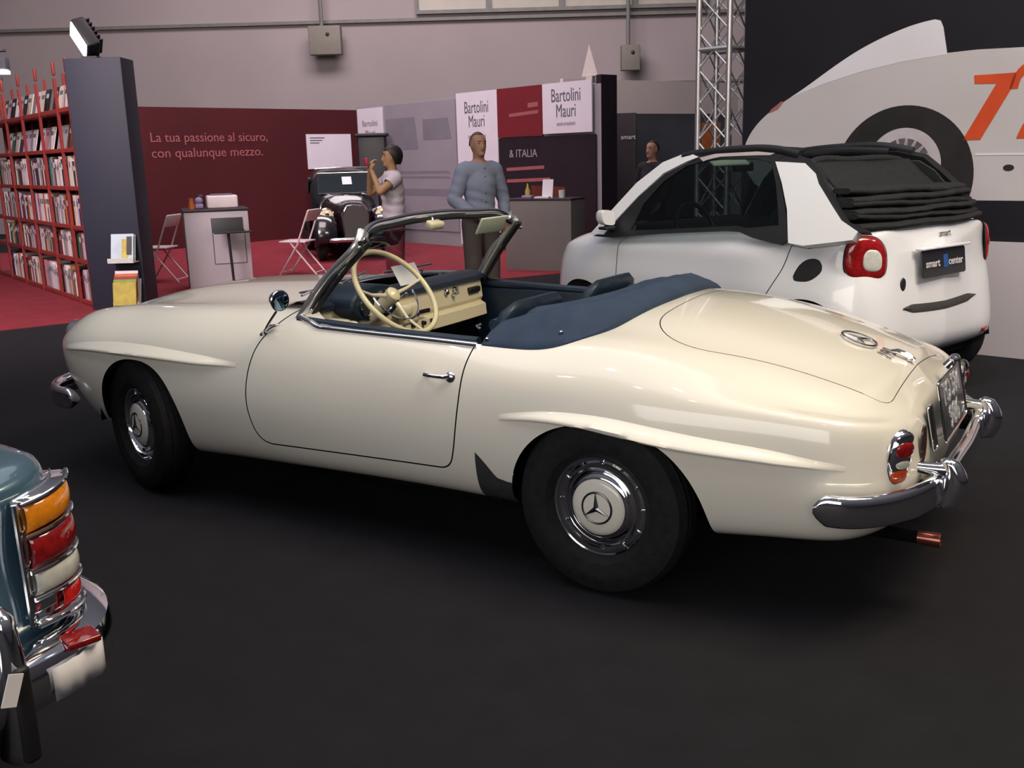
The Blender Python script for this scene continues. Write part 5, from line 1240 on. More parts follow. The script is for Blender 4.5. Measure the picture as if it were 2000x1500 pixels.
# far right counter
L0 = Vector((5.654, -7.664, 0)); L1 = Vector((4.72, -7.78, 0)); ld = (L1-L0).normalized(); ln = Vector((-ld.y, ld.x, 0)); ln = ln if ln.dot(AV) > 0 else -ln; la = math.atan2(ld.y, ld.x); LW = (L1-L0).length
k2 = empty('display_counter', tuple(L0+ld*LW/2+ln*.25), la, 'plain grey counter below the dark banner, beside the man in blue', 'counter')
b = MB(); b.box((0, 0, .46), (LW, .50, .92), bev=.005); b.build('counter_body', 'countergrey', k2); b = MB(); b.box((0, 0, .93), (LW+.02, .52, .022), bev=.004); b.build('counter_top', 'darkpanel', k2)
def on_l(x, z, y=0): return L0+ld*(LW/2+x)+ln*(.25+y)+UP*z
ps = put(MB().box((0, 0, .12), (.15, .01, .24), rot=(R(-10), 0, 0)).box((-.05, -.05, .01), (.20, .12, .02)), 'leaflet_stand', 'signwhite', on_l(.05, .941), 'folded white leaflet stand on the plain grey counter', 'stand', la, smooth=False)
put(MB().lathe([(.0001, 0), (.035, .0), (.035, .10), (.012, .15), (.012, .19)], 16), 'bottle', 'yellowprint', on_l(-.24, .941), 'small yellow bottle on the plain grey counter', 'bottle', la)
put(MB().lathe([(.0001, 0), (.04, .0), (.045, .10), (.043, .10), (.038, .01)], 16), 'drinking_glass', 'clearlens', on_l(.25, .941), 'clear glass at the right end of the plain grey counter', 'glass', la)
put(MB().box((0, 0, .02), (.14, .10, .04), bev=.01), 'pen_tray', 'lilacthing', on_l(-.19, .941, -.12), 'pale tray in front of the yellow bottle on the plain grey counter', 'tray', la)
# dark covered stand behind the woman, orange poster beyond the truss
b = MB(); b.box((0, 0, .95), (.50, .30, 1.90), bev=.03); b.box((0, 0, 1.92), (.58, .36, .06), bev=.02); o = b.build('dark_cabinet', 'black', None); o.location = (10.26, -10.62, 0); o.rotation_euler = (0, 0, ca); tag(o, 'tall black cabinet between the old black car and the display wall', 'cabinet')
b = MB(); b.prism([(-.11, 0), (.11, 0), (.11, .40), (-.11, .40)], .02, frame((2.95, -8.05, 1.42), RV, UP)); b.tube([(2.95, -8.07, 1.5), (2.95, -8.07, 0)], .012, 8); tag(b.build('orange_sign', 'orangeprint', None, smooth=False), 'small orange sign on a post seen through the truss column', 'sign')
# ------------------------------------------------------------------ folding chairs
def folding_chair(name, label, loc, rz, m='woodpale'):
    t = empty(name, loc, rz, label, 'chair', 'folding chairs in the stand')
    for sy in (-1, 1):
        b = MB(); b.tube([(.26, .19*sy, 0.01), (-.02, .19*sy, .42), (-.20, .19*sy, .86)], .012, 8); b.build('leg', m, t)
        b = MB(); b.tube([(-.26, .16*sy, 0.01), (.10, .16*sy, .45)], .012, 8); b.build('leg', m, t)
    b = MB(); b.box((.06, 0, .455), (.38, .36, .022), bev=.008); b.build('seat', m, t)
    b = MB(); b.box((-.18, 0, .80), (.025, .38, .16), rot=(0, R(-20), 0), bev=.01); b.build('backrest', m, t)
    b = MB(); b.tube([(.24, -.19, .05), (.24, .19, .05)], .008, 6); b.tube([(-.24, -.16, .05), (-.24, .16, .05)], .008, 6); b.build('stretcher', m, t)
    return t
folding_chair('folding_chair', 'pale pink folding chair left of the old black car', (8.05, -6.32, 0), ca+PI+R(-12))
folding_chair('folding_chair', 'pale folding chair half hidden between navy column and reception counter', (9.30, -5.05, 0), ca+PI+R(-8))
# ================================================================== people
M.update(
 skin=mat('skin', (.36, .19, .13), .55, noise=(12, .08)), skin2=mat('skin_tan', (.34, .20, .10), .55, noise=(12, .08)),
 hair=mat('dark_hair', (.012, .009, .008), .5, noise=(60, .3)), hairgrey=mat('short_grey_hair', (.10, .07, .055), .7, noise=(60, .3)),
 shirt=mat('pale_blue_shirt', (.23, .26, .36), .8, noise=(10, .06), bump=(40, .3)), trousers=mat('taupe_trousers', (.075, .055, .050), .85, noise=(10, .08), bump=(30, .3)),
 tee=mat('white_tee_shirt', (.50, .44, .50), .85, noise=(10, .05), bump=(40, .3)), redcloth=mat('red_trousers', (.20, .018, .035), .85, noise=(10, .08)),
 blackcloth=mat('dark_jacket', (.012, .012, .020), .85, noise=(10, .2)), shoe=mat('dark_shoe', (.02, .015, .012), .4, noise=(10, .2)), lip=mat('lip', (.25, .08, .07), .5, noise=(20, .1)),
 eye=mat('eye_dark', (.01, .01, .01), .2, noise=(20, .1)),
)
def lerp(a, b, t): return tuple(a[i]+(b[i]-a[i])*t for i in range(3))
def hand(V, E, wrist, d, palmn, s=1, curl=.4):
    """adds a palm, four fingers and a thumb to a skin skeleton"""
    d = Vector(d).normalized(); n = Vector(palmn).normalized(); sd = d.cross(n).normalized(); w0 = len(V)-1; W = Vector(wrist)
    p1 = W+d*.045; V.append((tuple(p1), (.034*s, .016*s))); E.append((w0, len(V)-1)); pa = len(V)-1
    for k, (off, ln) in enumerate(((-.030, .070), (-.010, .080), (.010, .075), (.030, .060))):
        b0 = p1+sd*off*s+d*.035; V.append((tuple(b0), .0095)); E.append((pa, len(V)-1))
        b1 = b0+(d*math.cos(curl)+n*math.sin(curl))*ln*.5; V.append((tuple(b1), .0088)); E.append((len(V)-2, len(V)-1))
        b2 = b1+(d*math.cos(curl*2.4)+n*math.sin(curl*2.4))*ln*.5; V.append((tuple(b2), .0075)); E.append((len(V)-2, len(V)-1))
    t0 = W+d*.02-sd*.030*s; V.append((tuple(t0), .011)); E.append((w0, len(V)-1))
    t1 = t0+(d*.6-sd*.6+n*.4).normalized()*.035; V.append((tuple(t1), .010)); E.append((len(V)-2, len(V)-1))
    t2 = t1+(d*.9+n*.4).normalized()*.028; V.append((tuple(t2), .0085)); E.append((len(V)-2, len(V)-1))
def cloth_from(body, name, m, parent, keep, push, smooth_n=6, thick=.006):
    """garment: the part of the figure's surface picked by keep(), pushed outwards and smoothed"""
    bm = bmesh.new(); bm.from_mesh(body.data); bm.normal_update()
    bmesh.ops.delete(bm, geom=[v for v in bm.verts if not keep(v.co)], context='VERTS')
    bm.normal_update(); dn = {v: v.normal.copy() for v in bm.verts}
    for v, n in dn.items(): v.co += n*push(v.co)
    for _ in range(smooth_n): bmesh.ops.smooth_vert(bm, verts=[v for v in bm.verts if not v.is_boundary], factor=.5, use_axis_x=True, use_axis_y=True, use_axis_z=True)
    me = D.meshes.new(name); bm.to_mesh(me); bm.free(); o = link(name, me, m, parent)
    for p in me.polygons: p.use_smooth = True
    md = o.modifiers.new('solid', 'SOLIDIFY'); md.thickness = thick; md.offset = 1
    return o
def person(label, loc, rz, H, J, mats, hair, name='person', female=False, sleeves=1.0):
    """J: joints in body space (+x front, +y its left) for a figure 1.75 m tall"""
    k = H/1.75; t = empty(name, loc, rz, label, 'person')
    q = lambda p: (p[0]*k, p[1]*k, p[2]*k)
    sw_ = .90 if female else 1.0
    V = []; E = []; B_ = []     # B_: bones (a, b, kind)
    def a(p, r, par=None, kind=None):
        V.append((q(p), tuple(x*k for x in r) if isinstance(r, tuple) else r*k))
        if par is not None:
            E.append((par, len(V)-1)); B_.append((Vector(V[par][0]), Vector(V[-1][0]), kind))
        return len(V)-1
    pel = a((0, 0, .95), (.138*sw_, .112)); wa_ = a((0, 0, 1.10), (.132*sw_, .105), pel, 'torso'); ch = a((.01, 0, 1.28), (.150*sw_, .118), wa_, 'torso'); uc = a((0, 0, 1.40), (.125*sw_, .092), ch, 'torso')
    nk = a((-.005, 0, 1.49), .056, uc, 'neck'); hd0 = a((.01, 0, 1.57), .058, nk, 'head')
    for s, nm in ((1, 'L'), (-1, 'R')):
        sh = a((0, .168*s*sw_, 1.400), .064*sw_, uc, 'torso'); el = a(J['el'+nm], .046*sw_, sh, 'upper'); wr = a(J['wr'+nm], .029*sw_, el, 'fore')
        d = Vector(J['wr'+nm])-Vector(J['el'+nm]); n0 = len(V)
        hand(V, E, Vector(q(J['wr'+nm])), J.get('hd'+nm, tuple(d)), J.get('pn'+nm, (0, -s, 0)), k, J.get('curl', .45))
        B_.append((Vector(V[wr][0]), Vector(V[min(n0+3, len(V)-1)][0]), 'hand'))
    for s, nm in ((1, 'L'), (-1, 'R')):
        kp = J.get('kn'+nm, (.02, .10*s, .50)); ap = J.get('an'+nm, (0, .11*s, .09))
        hp = a((0, .092*s, .90), .092*sw_, pel, 'hip'); kn = a(kp, .062, hp, 'leg'); an_ = a(ap, .042, kn, 'leg'); a((ap[0]+.06, ap[1], .045), .040, an_, 'foot'); a((ap[0]+.15, ap[1]+.02*s, .032), .030, len(V)-1, 'foot')
    # limbs, trunk and head are fused into one continuous surface
    hb = MB(); N = 20
    for i0, i1 in E:
        (p0, r0), (p1, r1) = V[i0], V[i1]; r0 = r0 if isinstance(r0, tuple) else (r0, r0); r1 = r1 if isinstance(r1, tuple) else (r1, r1); P0, P1 = Vector(p0), Vector(p1)
        if max(r0[0], r1[0]) > .10*k and abs((P1-P0).normalized().z) > .8 or abs(P1.x-P0.x) < .03 and r0[0] != r0[1]:
            hb.tube([P0, P0.lerp(P1, .5), P1], [r0[0], (r0[0]+r1[0])/2, r1[0]], 20, ry=[r0[1], (r0[1]+r1[1])/2, r1[1]], up=(1, 0, 0))
        else:
            m0, m1 = (r0[0]+r0[1])/2, (r1[0]+r1[1])/2; hb.tube([P0, P1], [min(m0, m1*1.6), m1], 14)
    for p0, r0 in V:
        r0 = r0 if isinstance(r0, tuple) else (r0, r0); hb.sphere(p0, 1, 14, (r0[1], r0[0], min(r0)) if r0[0] != r0[1] else (r0[0],)*3)
    prof = [(1.525, .030, .030, .035), (1.535, .050, .040, .030), (1.555, .072, .052, .020), (1.585, .084, .062, .012), (1.62, .092, .072, .006), (1.66, .097, .077, .0), (1.70, .094, .075, -.004), (1.73, .078, .064, -.008), (1.75, .045, .040, -.008), (1.757, .01, .01, -.008)]
    G = [[q((cx+rx*math.cos(2*PI*i/N)*(1.0), ry*math.sin(2*PI*i/N), z)) for i in range(N)] for z, rx, ry, cx in prof]
    hb.grid(G, closed_v=True); hb.add(G[0], [tuple(range(N))]); hb.add(G[-1], [tuple(range(N))])
    hb.sphere(q((.103, 0, 1.622)), .0165*k, 10, (1.0, .85, 1.9), (0, R(-16), 0))
    for s in (1, -1): hb.sphere(q((.0, .078*s, 1.64)), .022*k, 10, (.9, .4, 1.4))
    hb.sphere(q((.080, 0, 1.555)), .026*k, 10, (.8, 1.2, .8)); hb.sphere(q((.070, 0, 1.676)), .03*k, 10, (.8, 1.7, .45))
    body = hb.build('body', mats['skin'], t)
    md = body.modifiers.new('r', 'REMESH'); md.mode = 'VOXEL'; md.voxel_size = .0085; md2 = body.modifiers.new('sm', 'SMOOTH'); md2.factor = .5; md2.iterations = 6
    dg = bpy.context.evaluated_depsgraph_get(); m2 = D.meshes.new_from_object(body.evaluated_get(dg)); old = body.data; body.modifiers.clear(); body.data = m2; D.meshes.remove(old)
    for p in m2.polygons: p.use_smooth = True
    if not m2.materials: m2.materials.append(M[mats['skin']])
    def near(co):
        best = None; bd = 9
        for p, r, kd_ in B_:
            e = r-p; u = max(0, min(1, (co-p).dot(e)/max(e.length_squared, 1e-9))); dd = (co-p-e*u).length
            w_ = {'torso': .10, 'hip': .09, 'leg': .07, 'upper': .05, 'fore': .035, 'hand': .03, 'neck': .055, 'head': .08, 'foot': .04}[kd_]
            dd = dd/w_
            if dd < bd: bd = dd; best = (kd_, u)
        return best
    cls = {}
    def cl(co):
        key = (round(co.x, 4), round(co.y, 4), round(co.z, 4))
        if key not in cls: cls[key] = near(co)
        return cls[key]
    def keep_top(co):
        if co.z < .945*k or co.z > 1.475*k: 
            if not (co.z > .6*k and cl(co)[0] in ('upper', 'fore')): return False
        kd_, u = cl(co)
        if kd_ in ('head', 'hand', 'foot', 'leg'): return False
        if kd_ == 'neck': return co.z < 1.462*k
        if kd_ == 'upper': return u < sleeves or sleeves >= 1
        if kd_ == 'fore': return sleeves >= 1 and u < .95
        return co.z > .945*k
    def keep_bot(co):
        kd_, u = cl(co); return co.z < .985*k and kd_ in ('torso', 'hip', 'leg') and co.z > .075*k
    cloth_from(body, 'shirt', mats['top'], t, keep_top, lambda co: .016+.004*math.sin(co.z*70+co.y*25)*(1 if co.z < 1.2 else .4))
    cloth_from(body, 'trousers', mats['bottom'], t, keep_bot, lambda co: .013+.012*max(0, min(1, (.8-co.z)/.5)))
    for s, nm in ((1, 'L'), (-1, 'R')):
        an_ = J.get('an'+nm, (0, .11*s, .09)); b = MB(); b.sphere(q((an_[0]+.06, an_[1], .045)), .05*k, 14, (2.6, 1, .85)); b.box(q((an_[0]+.06, an_[1], .012)), (.25*k, .09*k, .022), bev=.008); b.build('shoe', 'shoe', t)
    if 'belt' in mats:
        b = MB(); b.tube([q((.128*math.cos(u), .160*math.sin(u), .965)) for u in [2*PI*i/28 for i in range(28)]], .010, 8, closed=True, ry=.018, up=(0, 0, 1)); b.build('belt', 'black', t)
        b = MB(); b.tube([q((.062*math.cos(u)-.002, .062*math.sin(u), 1.472-.012*math.cos(u))) for u in [2*PI*i/24 for i in range(24)]], .008, 8, closed=True, ry=.018, up=(0, 0, 1)); b.build('collar', mats['top'], t)
    b = MB(); b.sphere(q((.0905, 0, 1.587)), .017*k, 10, (.5, 1.3, .32)); b.build('mouth', 'lip', t)
    for s in (1, -1):
        b = MB(); b.sphere(q((.0865, .029*s, 1.655)), .0095*k, 10, (.7, 1.3, .6)); b.build('eye', 'eye', t)
        b = MB(); b.tube([q((.095, .014*s, 1.676)), q((.0945, .030*s, 1.681)), q((.083, .046*s, 1.675))], .004*k, 6); b.build('eyebrow', hair, t)
    # hair: a cap over the skull, open at the face
    b = MB(); n1, n2 = 22, 14; G = []
    low = 1.55 if female else 1.635; ex = 1.16 if female else 1.01
    for i in range(n1+1):
        az = -PI+2*PI*i/n1; fr_ = max(0, math.cos(az)); zl = low+(1.705-low)*min(1, fr_*1.5)**.7 if female else low+(1.742-low)*min(1, max(0, math.cos(az)+.45))**.8
        row = []
        for j_ in range(n2+1):
            tt_ = j_/n2; z = 1.768-(1.768-zl)*tt_; el_ = max(0, 1-((z-1.655)/.112)**2)**.5 if z > 1.655 else (1.0 if not female else 1.0-.25*((1.655-z)/.10)**2)
            row.append(q((-.006+.098*ex*el_*math.cos(az)-(.012 if female else 0), .080*ex*el_*math.sin(az), z+(.008 if female else 0))))
        G.append(row)
    b.grid(G, closed_u=False); b.build('hair', hair, t, solid=.010 if female else .005, angle=80)
    if 'belt' in mats:
        b = MB()
        for z in (1.42, 1.34, 1.26, 1.18, 1.10): b.sphere(q((.136-.02*abs(z-1.26), 0, z)), .007, 8)
        b.build('shirt_buttons', mats['bottom'], t)
    return t
# man in the pale blue shirt, hands low in front, looking to the right of the picture
man = person('man in a pale blue long-sleeved shirt and taupe trousers standing with lowered hands', (3.93, -4.47, 0), math.atan2(-AV.y, -AV.x)+R(28), 1.71,
    dict(elL=(-.02, .27, 1.13), wrL=(.06, .25, .90), hdL=(.2, -.1, -1), pnL=(0, -1, 0), elR=(-.03, -.27, 1.12), wrR=(.19, -.10, .96), hdR=(.3, .8, -.5), pnR=(-1, 0, 0), knL=(.02, .10, .50), knR=(.03, -.11, .50)),
    dict(skin='skin', top='shirt', bottom='trousers', belt=1), 'hairgrey', name='person')
# woman with raised hands
wom = person('woman in a white T-shirt and red trousers raising both hands to her face', (5.27, -4.83, 0), math.atan2(-RV.y, -RV.x)+R(20), 1.62,
    dict(elL=(.20, .22, 1.26), wrL=(.25, .06, 1.50), hdL=(-.1, -.1, 1), pnL=(-1, 0, 0), elR=(.22, -.22, 1.24), wrR=(.25, -.05, 1.49), hdR=(-.1, .1, 1), pnR=(-1, 0, 0), curl=.8),
    dict(skin='skin2', top='tee', bottom='redcloth'), 'hair', female=True, sleeves=.45)
cmr = tag(MB().box((0, 0, 0), (.03, .13, .08), bev=.008).build('camera_phone', 'pinkcase', None), 'small pink-red camera held up by the woman in the white T-shirt', 'camera')
a_ = math.atan2(-RV.y, -RV.x)+R(20); cmr.location = Vector((5.27, -4.83, 1.475))+Vector((math.cos(a_), math.sin(a_), 0))*.275; cmr.rotation_euler = (0, 0, a_)
# visitor in the dark booth
person('person in dark clothes standing in front of the slate booth, head and shoulders visible', (3.75, -8.15, 0), math.atan2(-AV.y, -AV.x)-R(50), 1.62,
    dict(elL=(-.02, .27, 1.13), wrL=(.10, .22, .92), elR=(.0, -.27, 1.12), wrR=(.14, -.18, .93)), dict(skin='skin', top='blackcloth', bottom='blackcloth'), 'hair')
# ================================================================== old black car in the stand
hdg = (-AV+RV*.28).normalized(); lft = Vector((-hdg.y, hdg.x, 0)); oc = Vector((8.93, -7.80, 0))+hdg*.20+lft*.42
OC = empty('vintage_car', tuple(oc), math.atan2(hdg.y, hdg.x), 'small old black saloon car facing forward in the red stand', 'car')
def se_loft(secs, n=28, p=3.0):
    """secs: (x, halfwidth, z0, z1)"""
    xs = [s_[0] for s_ in secs]; tt = arclen_u([(s_[0], s_[1], s_[3]) for s_ in secs]); f = spl(tt, np.array(secs)); G = []
    for v in f(np.linspace(0, tt[-1], 40)):
        x, hw_, z0, z1 = v; cz, hz = (z0+z1)/2, (z1-z0)/2
        G.append([(x, hw_*math.copysign(abs(math.cos(a))**(2/p), math.cos(a)), cz+hz*math.copysign(abs(math.sin(a))**(2/p), math.sin(a))) for a in [2*PI*k/n for k in range(n)]])
    return G
b = MB(); G = se_loft([(0, .15, .36, .80), (-.03, .19, .33, .84), (-.35, .25, .33, .89), (-.8, .34, .33, .94), (-1.05, .44, .33, .97)]); b.grid(G, closed_v=True); b.add(G[0], [tuple(range(28))]); b.build('bonnet', 'oldblack', OC, angle=60)
b = MB(); G = se_loft([(-1.0, .46, .30, .98), (-1.12, .52, .28, 1.06), (-1.28, .54, .28, 1.30), (-1.5, .56, .28, 1.37), (-2.1, .57, .28, 1.375), (-2.6, .54, .28, 1.22), (-3.0, .45, .30, .85), (-3.15, .38, .32, .60)], p=3.6); b.grid(G, closed_v=True); b.add(G[0], [tuple(range(28))]); b.add(G[-1], [tuple(range(28))]); b.build('cabin', 'oldblack', OC, angle=60)
wsx = lambda z: -1.075-(z-1.0)*.62
b = MB(); b.add([(wsx(1.0)+.03, -.42, 1.00), (wsx(1.0)+.03, .42, 1.00), (wsx(1.29)+.03, .40, 1.29), (wsx(1.29)+.03, -.40, 1.29)], [(0, 1, 2, 3)]); b.build('windscreen', 'darkglass', OC, smooth=False, solid=.01)
b = MB(); b.tube([(wsx(1.0)+.04, -.43, .99), (wsx(1.0)+.045, .43, .99), (wsx(1.29)+.045, .41, 1.30), (wsx(1.29)+.045, -.41, 1.30)], .010, 8, closed=True); b.build('windscreen_frame', 'chrome2', OC)
b = MB(); b.tube([(-1.30, -.44, 1.375), (-1.27, 0, 1.39), (-1.30, .44, 1.375)], .012, 8); b.build('roof_gutter', 'chrome2', OC)
for sg in (1, -1):
    b = MB(); G = []
    for i in range(26):
        t = i/25; a = R(-12)+t*R(205); x = -.30+.40*math.cos(a); z = .33+.40*math.sin(a)
        if i > 20: x = -.30-.40-(i-20)*.14; z = .33+.02-(i-20)*.018
        G.append([(x+(.05 if t < .8 else 0)*math.cos(a)*abs(math.sin(u)), sg*(.46+.17*math.cos(u)), z+.055*math.sin(u)*(1 if t < .8 else .5)) for u in [PI*k/10 for k in range(11)]])
    b.grid(G); b.build('mudguard', 'oldblack', OC, solid=.01, angle=80)
    hl = MB().sphere((-.16, .42*sg, .69), .12, 20, (1.2, 1, 1)).build('headlamp', 'oldblack', OC)
    b = MB(); b.lathe([(.112, 0), (.120, .014), (.108, .022), (.102, .018)], 28, Matrix.Translation((-.06, .42*sg, .69))@Matrix.Rotation(PI/2, 4, 'Y')); b.build('lamp_rim', 'chrome', hl)
    b = MB(); b.lathe([(.0001, .034), (.06, .030), (.105, .016)], 28, Matrix.Translation((-.06, .42*sg, .69))@Matrix.Rotation(PI/2, 4, 'Y')); b.build('lamp_glass', 'lampcream', hl)
    b = MB(); b.tube([(-.16, .42*sg, .60), (-.20, .38*sg, .45)], .018, 8); b.build('lamp_stalk', 'oldblack', hl)
    b = MB(); b.tube([(-.90, .62*sg, .30), (-2.3, .64*sg, .30)], .02, 8, ry=.10, up=(0, 0, 1)); b.build('running_board', 'black', OC)
    for x in (-.30, -2.45):
        Mw = Matrix.Translation((x, .50*sg, .30))@Matrix.Rotation(-sg*PI/2, 4, 'X')
        b = MB(); b.lathe([(.16, .05), (.22, .07), (.28, .05), (.30, 0), (.28, -.05), (.22, -.07), (.16, -.05)], 36, Mw); wl_ = b.build('wheel', 'rubber', OC)
        b = MB(); b.lathe([(.0001, .06), (.06, .055), (.10, .03), (.17, .045)], 28, Mw); b.build('wheel_disc', 'oldblack', wl_)
    b = MB(); b.add([(-1.35, .565*sg, 1.0), (-2.35, .575*sg, 1.0), (-2.25, .545*sg, 1.26), (-1.42, .54*sg, 1.27)], [(0, 1, 2, 3)]); b.build('side_window', 'darkglass', OC, smooth=False, solid=.008)
b = MB(); b.add(*holed([(-.16, -.24), (.16, -.24), (.19, .10), (.12, .22), (-.12, .22), (-.19, .10)], [], .012, lambda y, z: Vector((.012, y, .60+z)), Vector((1, 0, 0)))); b.build('radiator_grille', 'grillegrey', OC, smooth=False)
b = MB(); b.tube([(.0+.03, y, z+.60) for y, z in ((-.17, -.25), (.17, -.25), (.20, .10), (.12, .23), (0, .25), (-.12, .23), (-.20, .10))], .010, 8, closed=True); b.build('grille_rim', 'chrome', OC)
b = MB(); b.tube(smooth_path([(.02, -.56, .34), (.14, -.4, .34), (.18, 0, .34), (.14, .4, .34), (.02, .56, .34)], 24), .018, 10, ry=.032, up=(0, 0, 1)); b.box((.09, .25, .34), (.16, .03, .03)); b.box((.09, -.25, .34), (.16, .03, .03)); b.build('front_bumper', 'chrome2', OC)
b = MB(); b.box((-1.4, 0, .27), (2.6, .8, .12)); b.build('chassis', 'dark', OC, smooth=False)
bpy.context.view_layer.update()
ps_ = tag(MB().box((0, 0, 0), (.006, .15, .14)).build('paper_sheet', 'signwhite', None, smooth=False), 'white paper sheet stuck on the windscreen of the old black car', 'paper')
ps_.matrix_world = Matrix.Translation(oc)@Matrix.Rotation(math.atan2(hdg.y, hdg.x), 4, 'Z')@Matrix.Translation((wsx(1.18)+.045, .04, 1.18))@Matrix.Rotation(R(-32), 4, 'Y')
# ================================================================== blue saloon in the foreground corner
BC_ = empty('saloon_car', (0, 0, 0), 0, 'blue vintage saloon in the lower left corner, only its rear corner visible', 'car')
# local x forward from the rear face, y from the centre line (world: x + .36, y + 3.33)
sb = [(.0, 0), (.0, .45), (.0, .745), (.022, .828), (.070, .872), (.17, .890), (.7, .905), (1.2, .91), (1.9, .905), (2.8, .90), (3.7, .89), (4.3, .86), (4.62, .66), (4.68, .3), (4.69, 0)]
an = [0, 2, 5, 7, 9, 11, 12, 14]
rw = [([.10]*8, [.30, .30, .28, .24, .24, .26, .28, .28]), ([.035]*8, [.35, .35, .33, .29, .29, .30, .32, .32]), ([.0]*8, [.47]*8), ([-.005, .0, 0, 0, 0, 0, 0, 0], [.60]*8), ([.012, .01, .008, .005, .005, .01, .02, .02], [.72]*8), ([.012, .008, .008, .012, .02, .04, .05, .05], [.84, .862, .865, .862, .85, .80, .78, .76])]
HZ = spl([-.1, 0, .06, .2, .5, 1.0, 1.4, 2.2, 3.2, 4.0, 4.5, 4.75], [.84, .865, .885, .90, .915, .935, .95, .96, .95, .91, .84, .78])
HY = spl([-.1, 0, .08, .3, .6, 1.2, 2.2, 3.2, 4.2, 4.75], [.87, .89, .90, .905, .91, .91, .91, .90, .86, .78])
def hb_(x, y):
    a = min(1, abs(y)/.84); return float(HZ(x))*(1-a**4)+float(HY(x))*a**4-.004*math.exp(-((a-.8)/.1)**2)
cxb = [.40, .41, .44, .48, .53, .60, .95, 1.3, 1.9, 2.7, 3.4, 3.85, 4.05, 4.1, 4.12]
bm = surf_bm(car_rows(sb, an, rw, .024, .010, [0, .08, .3, .6, 1], cxb, hb_), 200, 70, fair=0)
aw = [superarch(1.02, .36, .2, .66, 2.2), superarch(3.77, .37, .2, .68, 2.2)]
FB = lambda co: min(f_(co.x, co.z) for f_ in aw) if abs(co.y) > .5 else 1
cut(bm, FB); bmesh.ops.delete(bm, geom=[f for f in bm.faces if FB(fc(f)) < 0], context='FACES')
bl = sdf_poly(rpoly([(.035, -.62), (1.15, -.68), (1.15, .68), (.035, .62)], .08)); FL = lambda co: bl(co.x, co.y) if co.z > .86 else 1
for o_ in (-.003, .003): cut(bm, lambda co: FL(co)+o_)
lf_ = []; bf = []
for f in bm.faces:
    l = FL(fc(f))
    if l < -.003: lf_.append(f)
    else: f.material_index = 1 if l < .003 else 0; bf.append(f)
bbody = part_from(bm, bf, 'body', ['blue', 'dark'], BC_); blid = part_from(bm, lf_, 'boot_lid', ['blue'], BC_); bm.free(); TB_ = bvh([bbody, blid])
b = MB(); G = se_loft([(1.12, .62, .85, .93), (1.25, .64, .85, 1.02), (1.6, .62, .85, 1.33), (1.9, .60, .85, 1.41), (2.6, .60, .85, 1.43), (3.0, .62, .85, 1.36), (3.35, .66, .85, 1.05), (3.5, .68, .85, .95)], p=4); b.grid(G, closed_v=True); b.add(G[0], [tuple(range(28))]); b.add(G[-1], [tuple(range(28))]); b.build('cabin', 'blue', BC_, angle=60)
for sg in (1, -1):
    b = MB(); b.add([(1.60, .640*sg, .97), (3.05, .640*sg, .97), (2.85, .612*sg, 1.33), (1.80, .608*sg, 1.33)], [(0, 1, 2, 3)]); b.build('side_window', 'darkglass', BC_, smooth=False, solid=.02)
b = MB(); b.add([(1.20, -.56, 1.0), (1.20, .56, 1.0), (1.60, .52, 1.345), (1.60, -.52, 1.345)], [(0, 1, 2, 3)]); b.build('rear_window', 'darkglass', BC_, smooth=False, solid=.015)
b = MB(); b.box((2.3, 0, .32), (4.0, 1.2, .2), bev=.03); b.box((.35, 0, .36), (.5, 1.3, .12), bev=.03); b.build('underbody', 'dark', BC_)
for x in (1.02, 3.77):
    for sg in (1, -1):
        Mw = Matrix.Translation((x, .74*sg, .32))@Matrix.Rotation(-sg*PI/2, 4, 'X')
        b = MB(); b.lathe([(.18, .06), (.24, .085), (.30, .07), (.32, .02), (.32, -.04), (.30, -.07), (.18, -.06)], 40, Mw); w1_ = b.build('wheel', 'rubber', BC_); b = MB(); b.lathe([(.0001, .08), (.1, .07), (.13, .05), (.18, .055)], 32, Mw); b.build('wheel_disc', 'chrome', w1_)
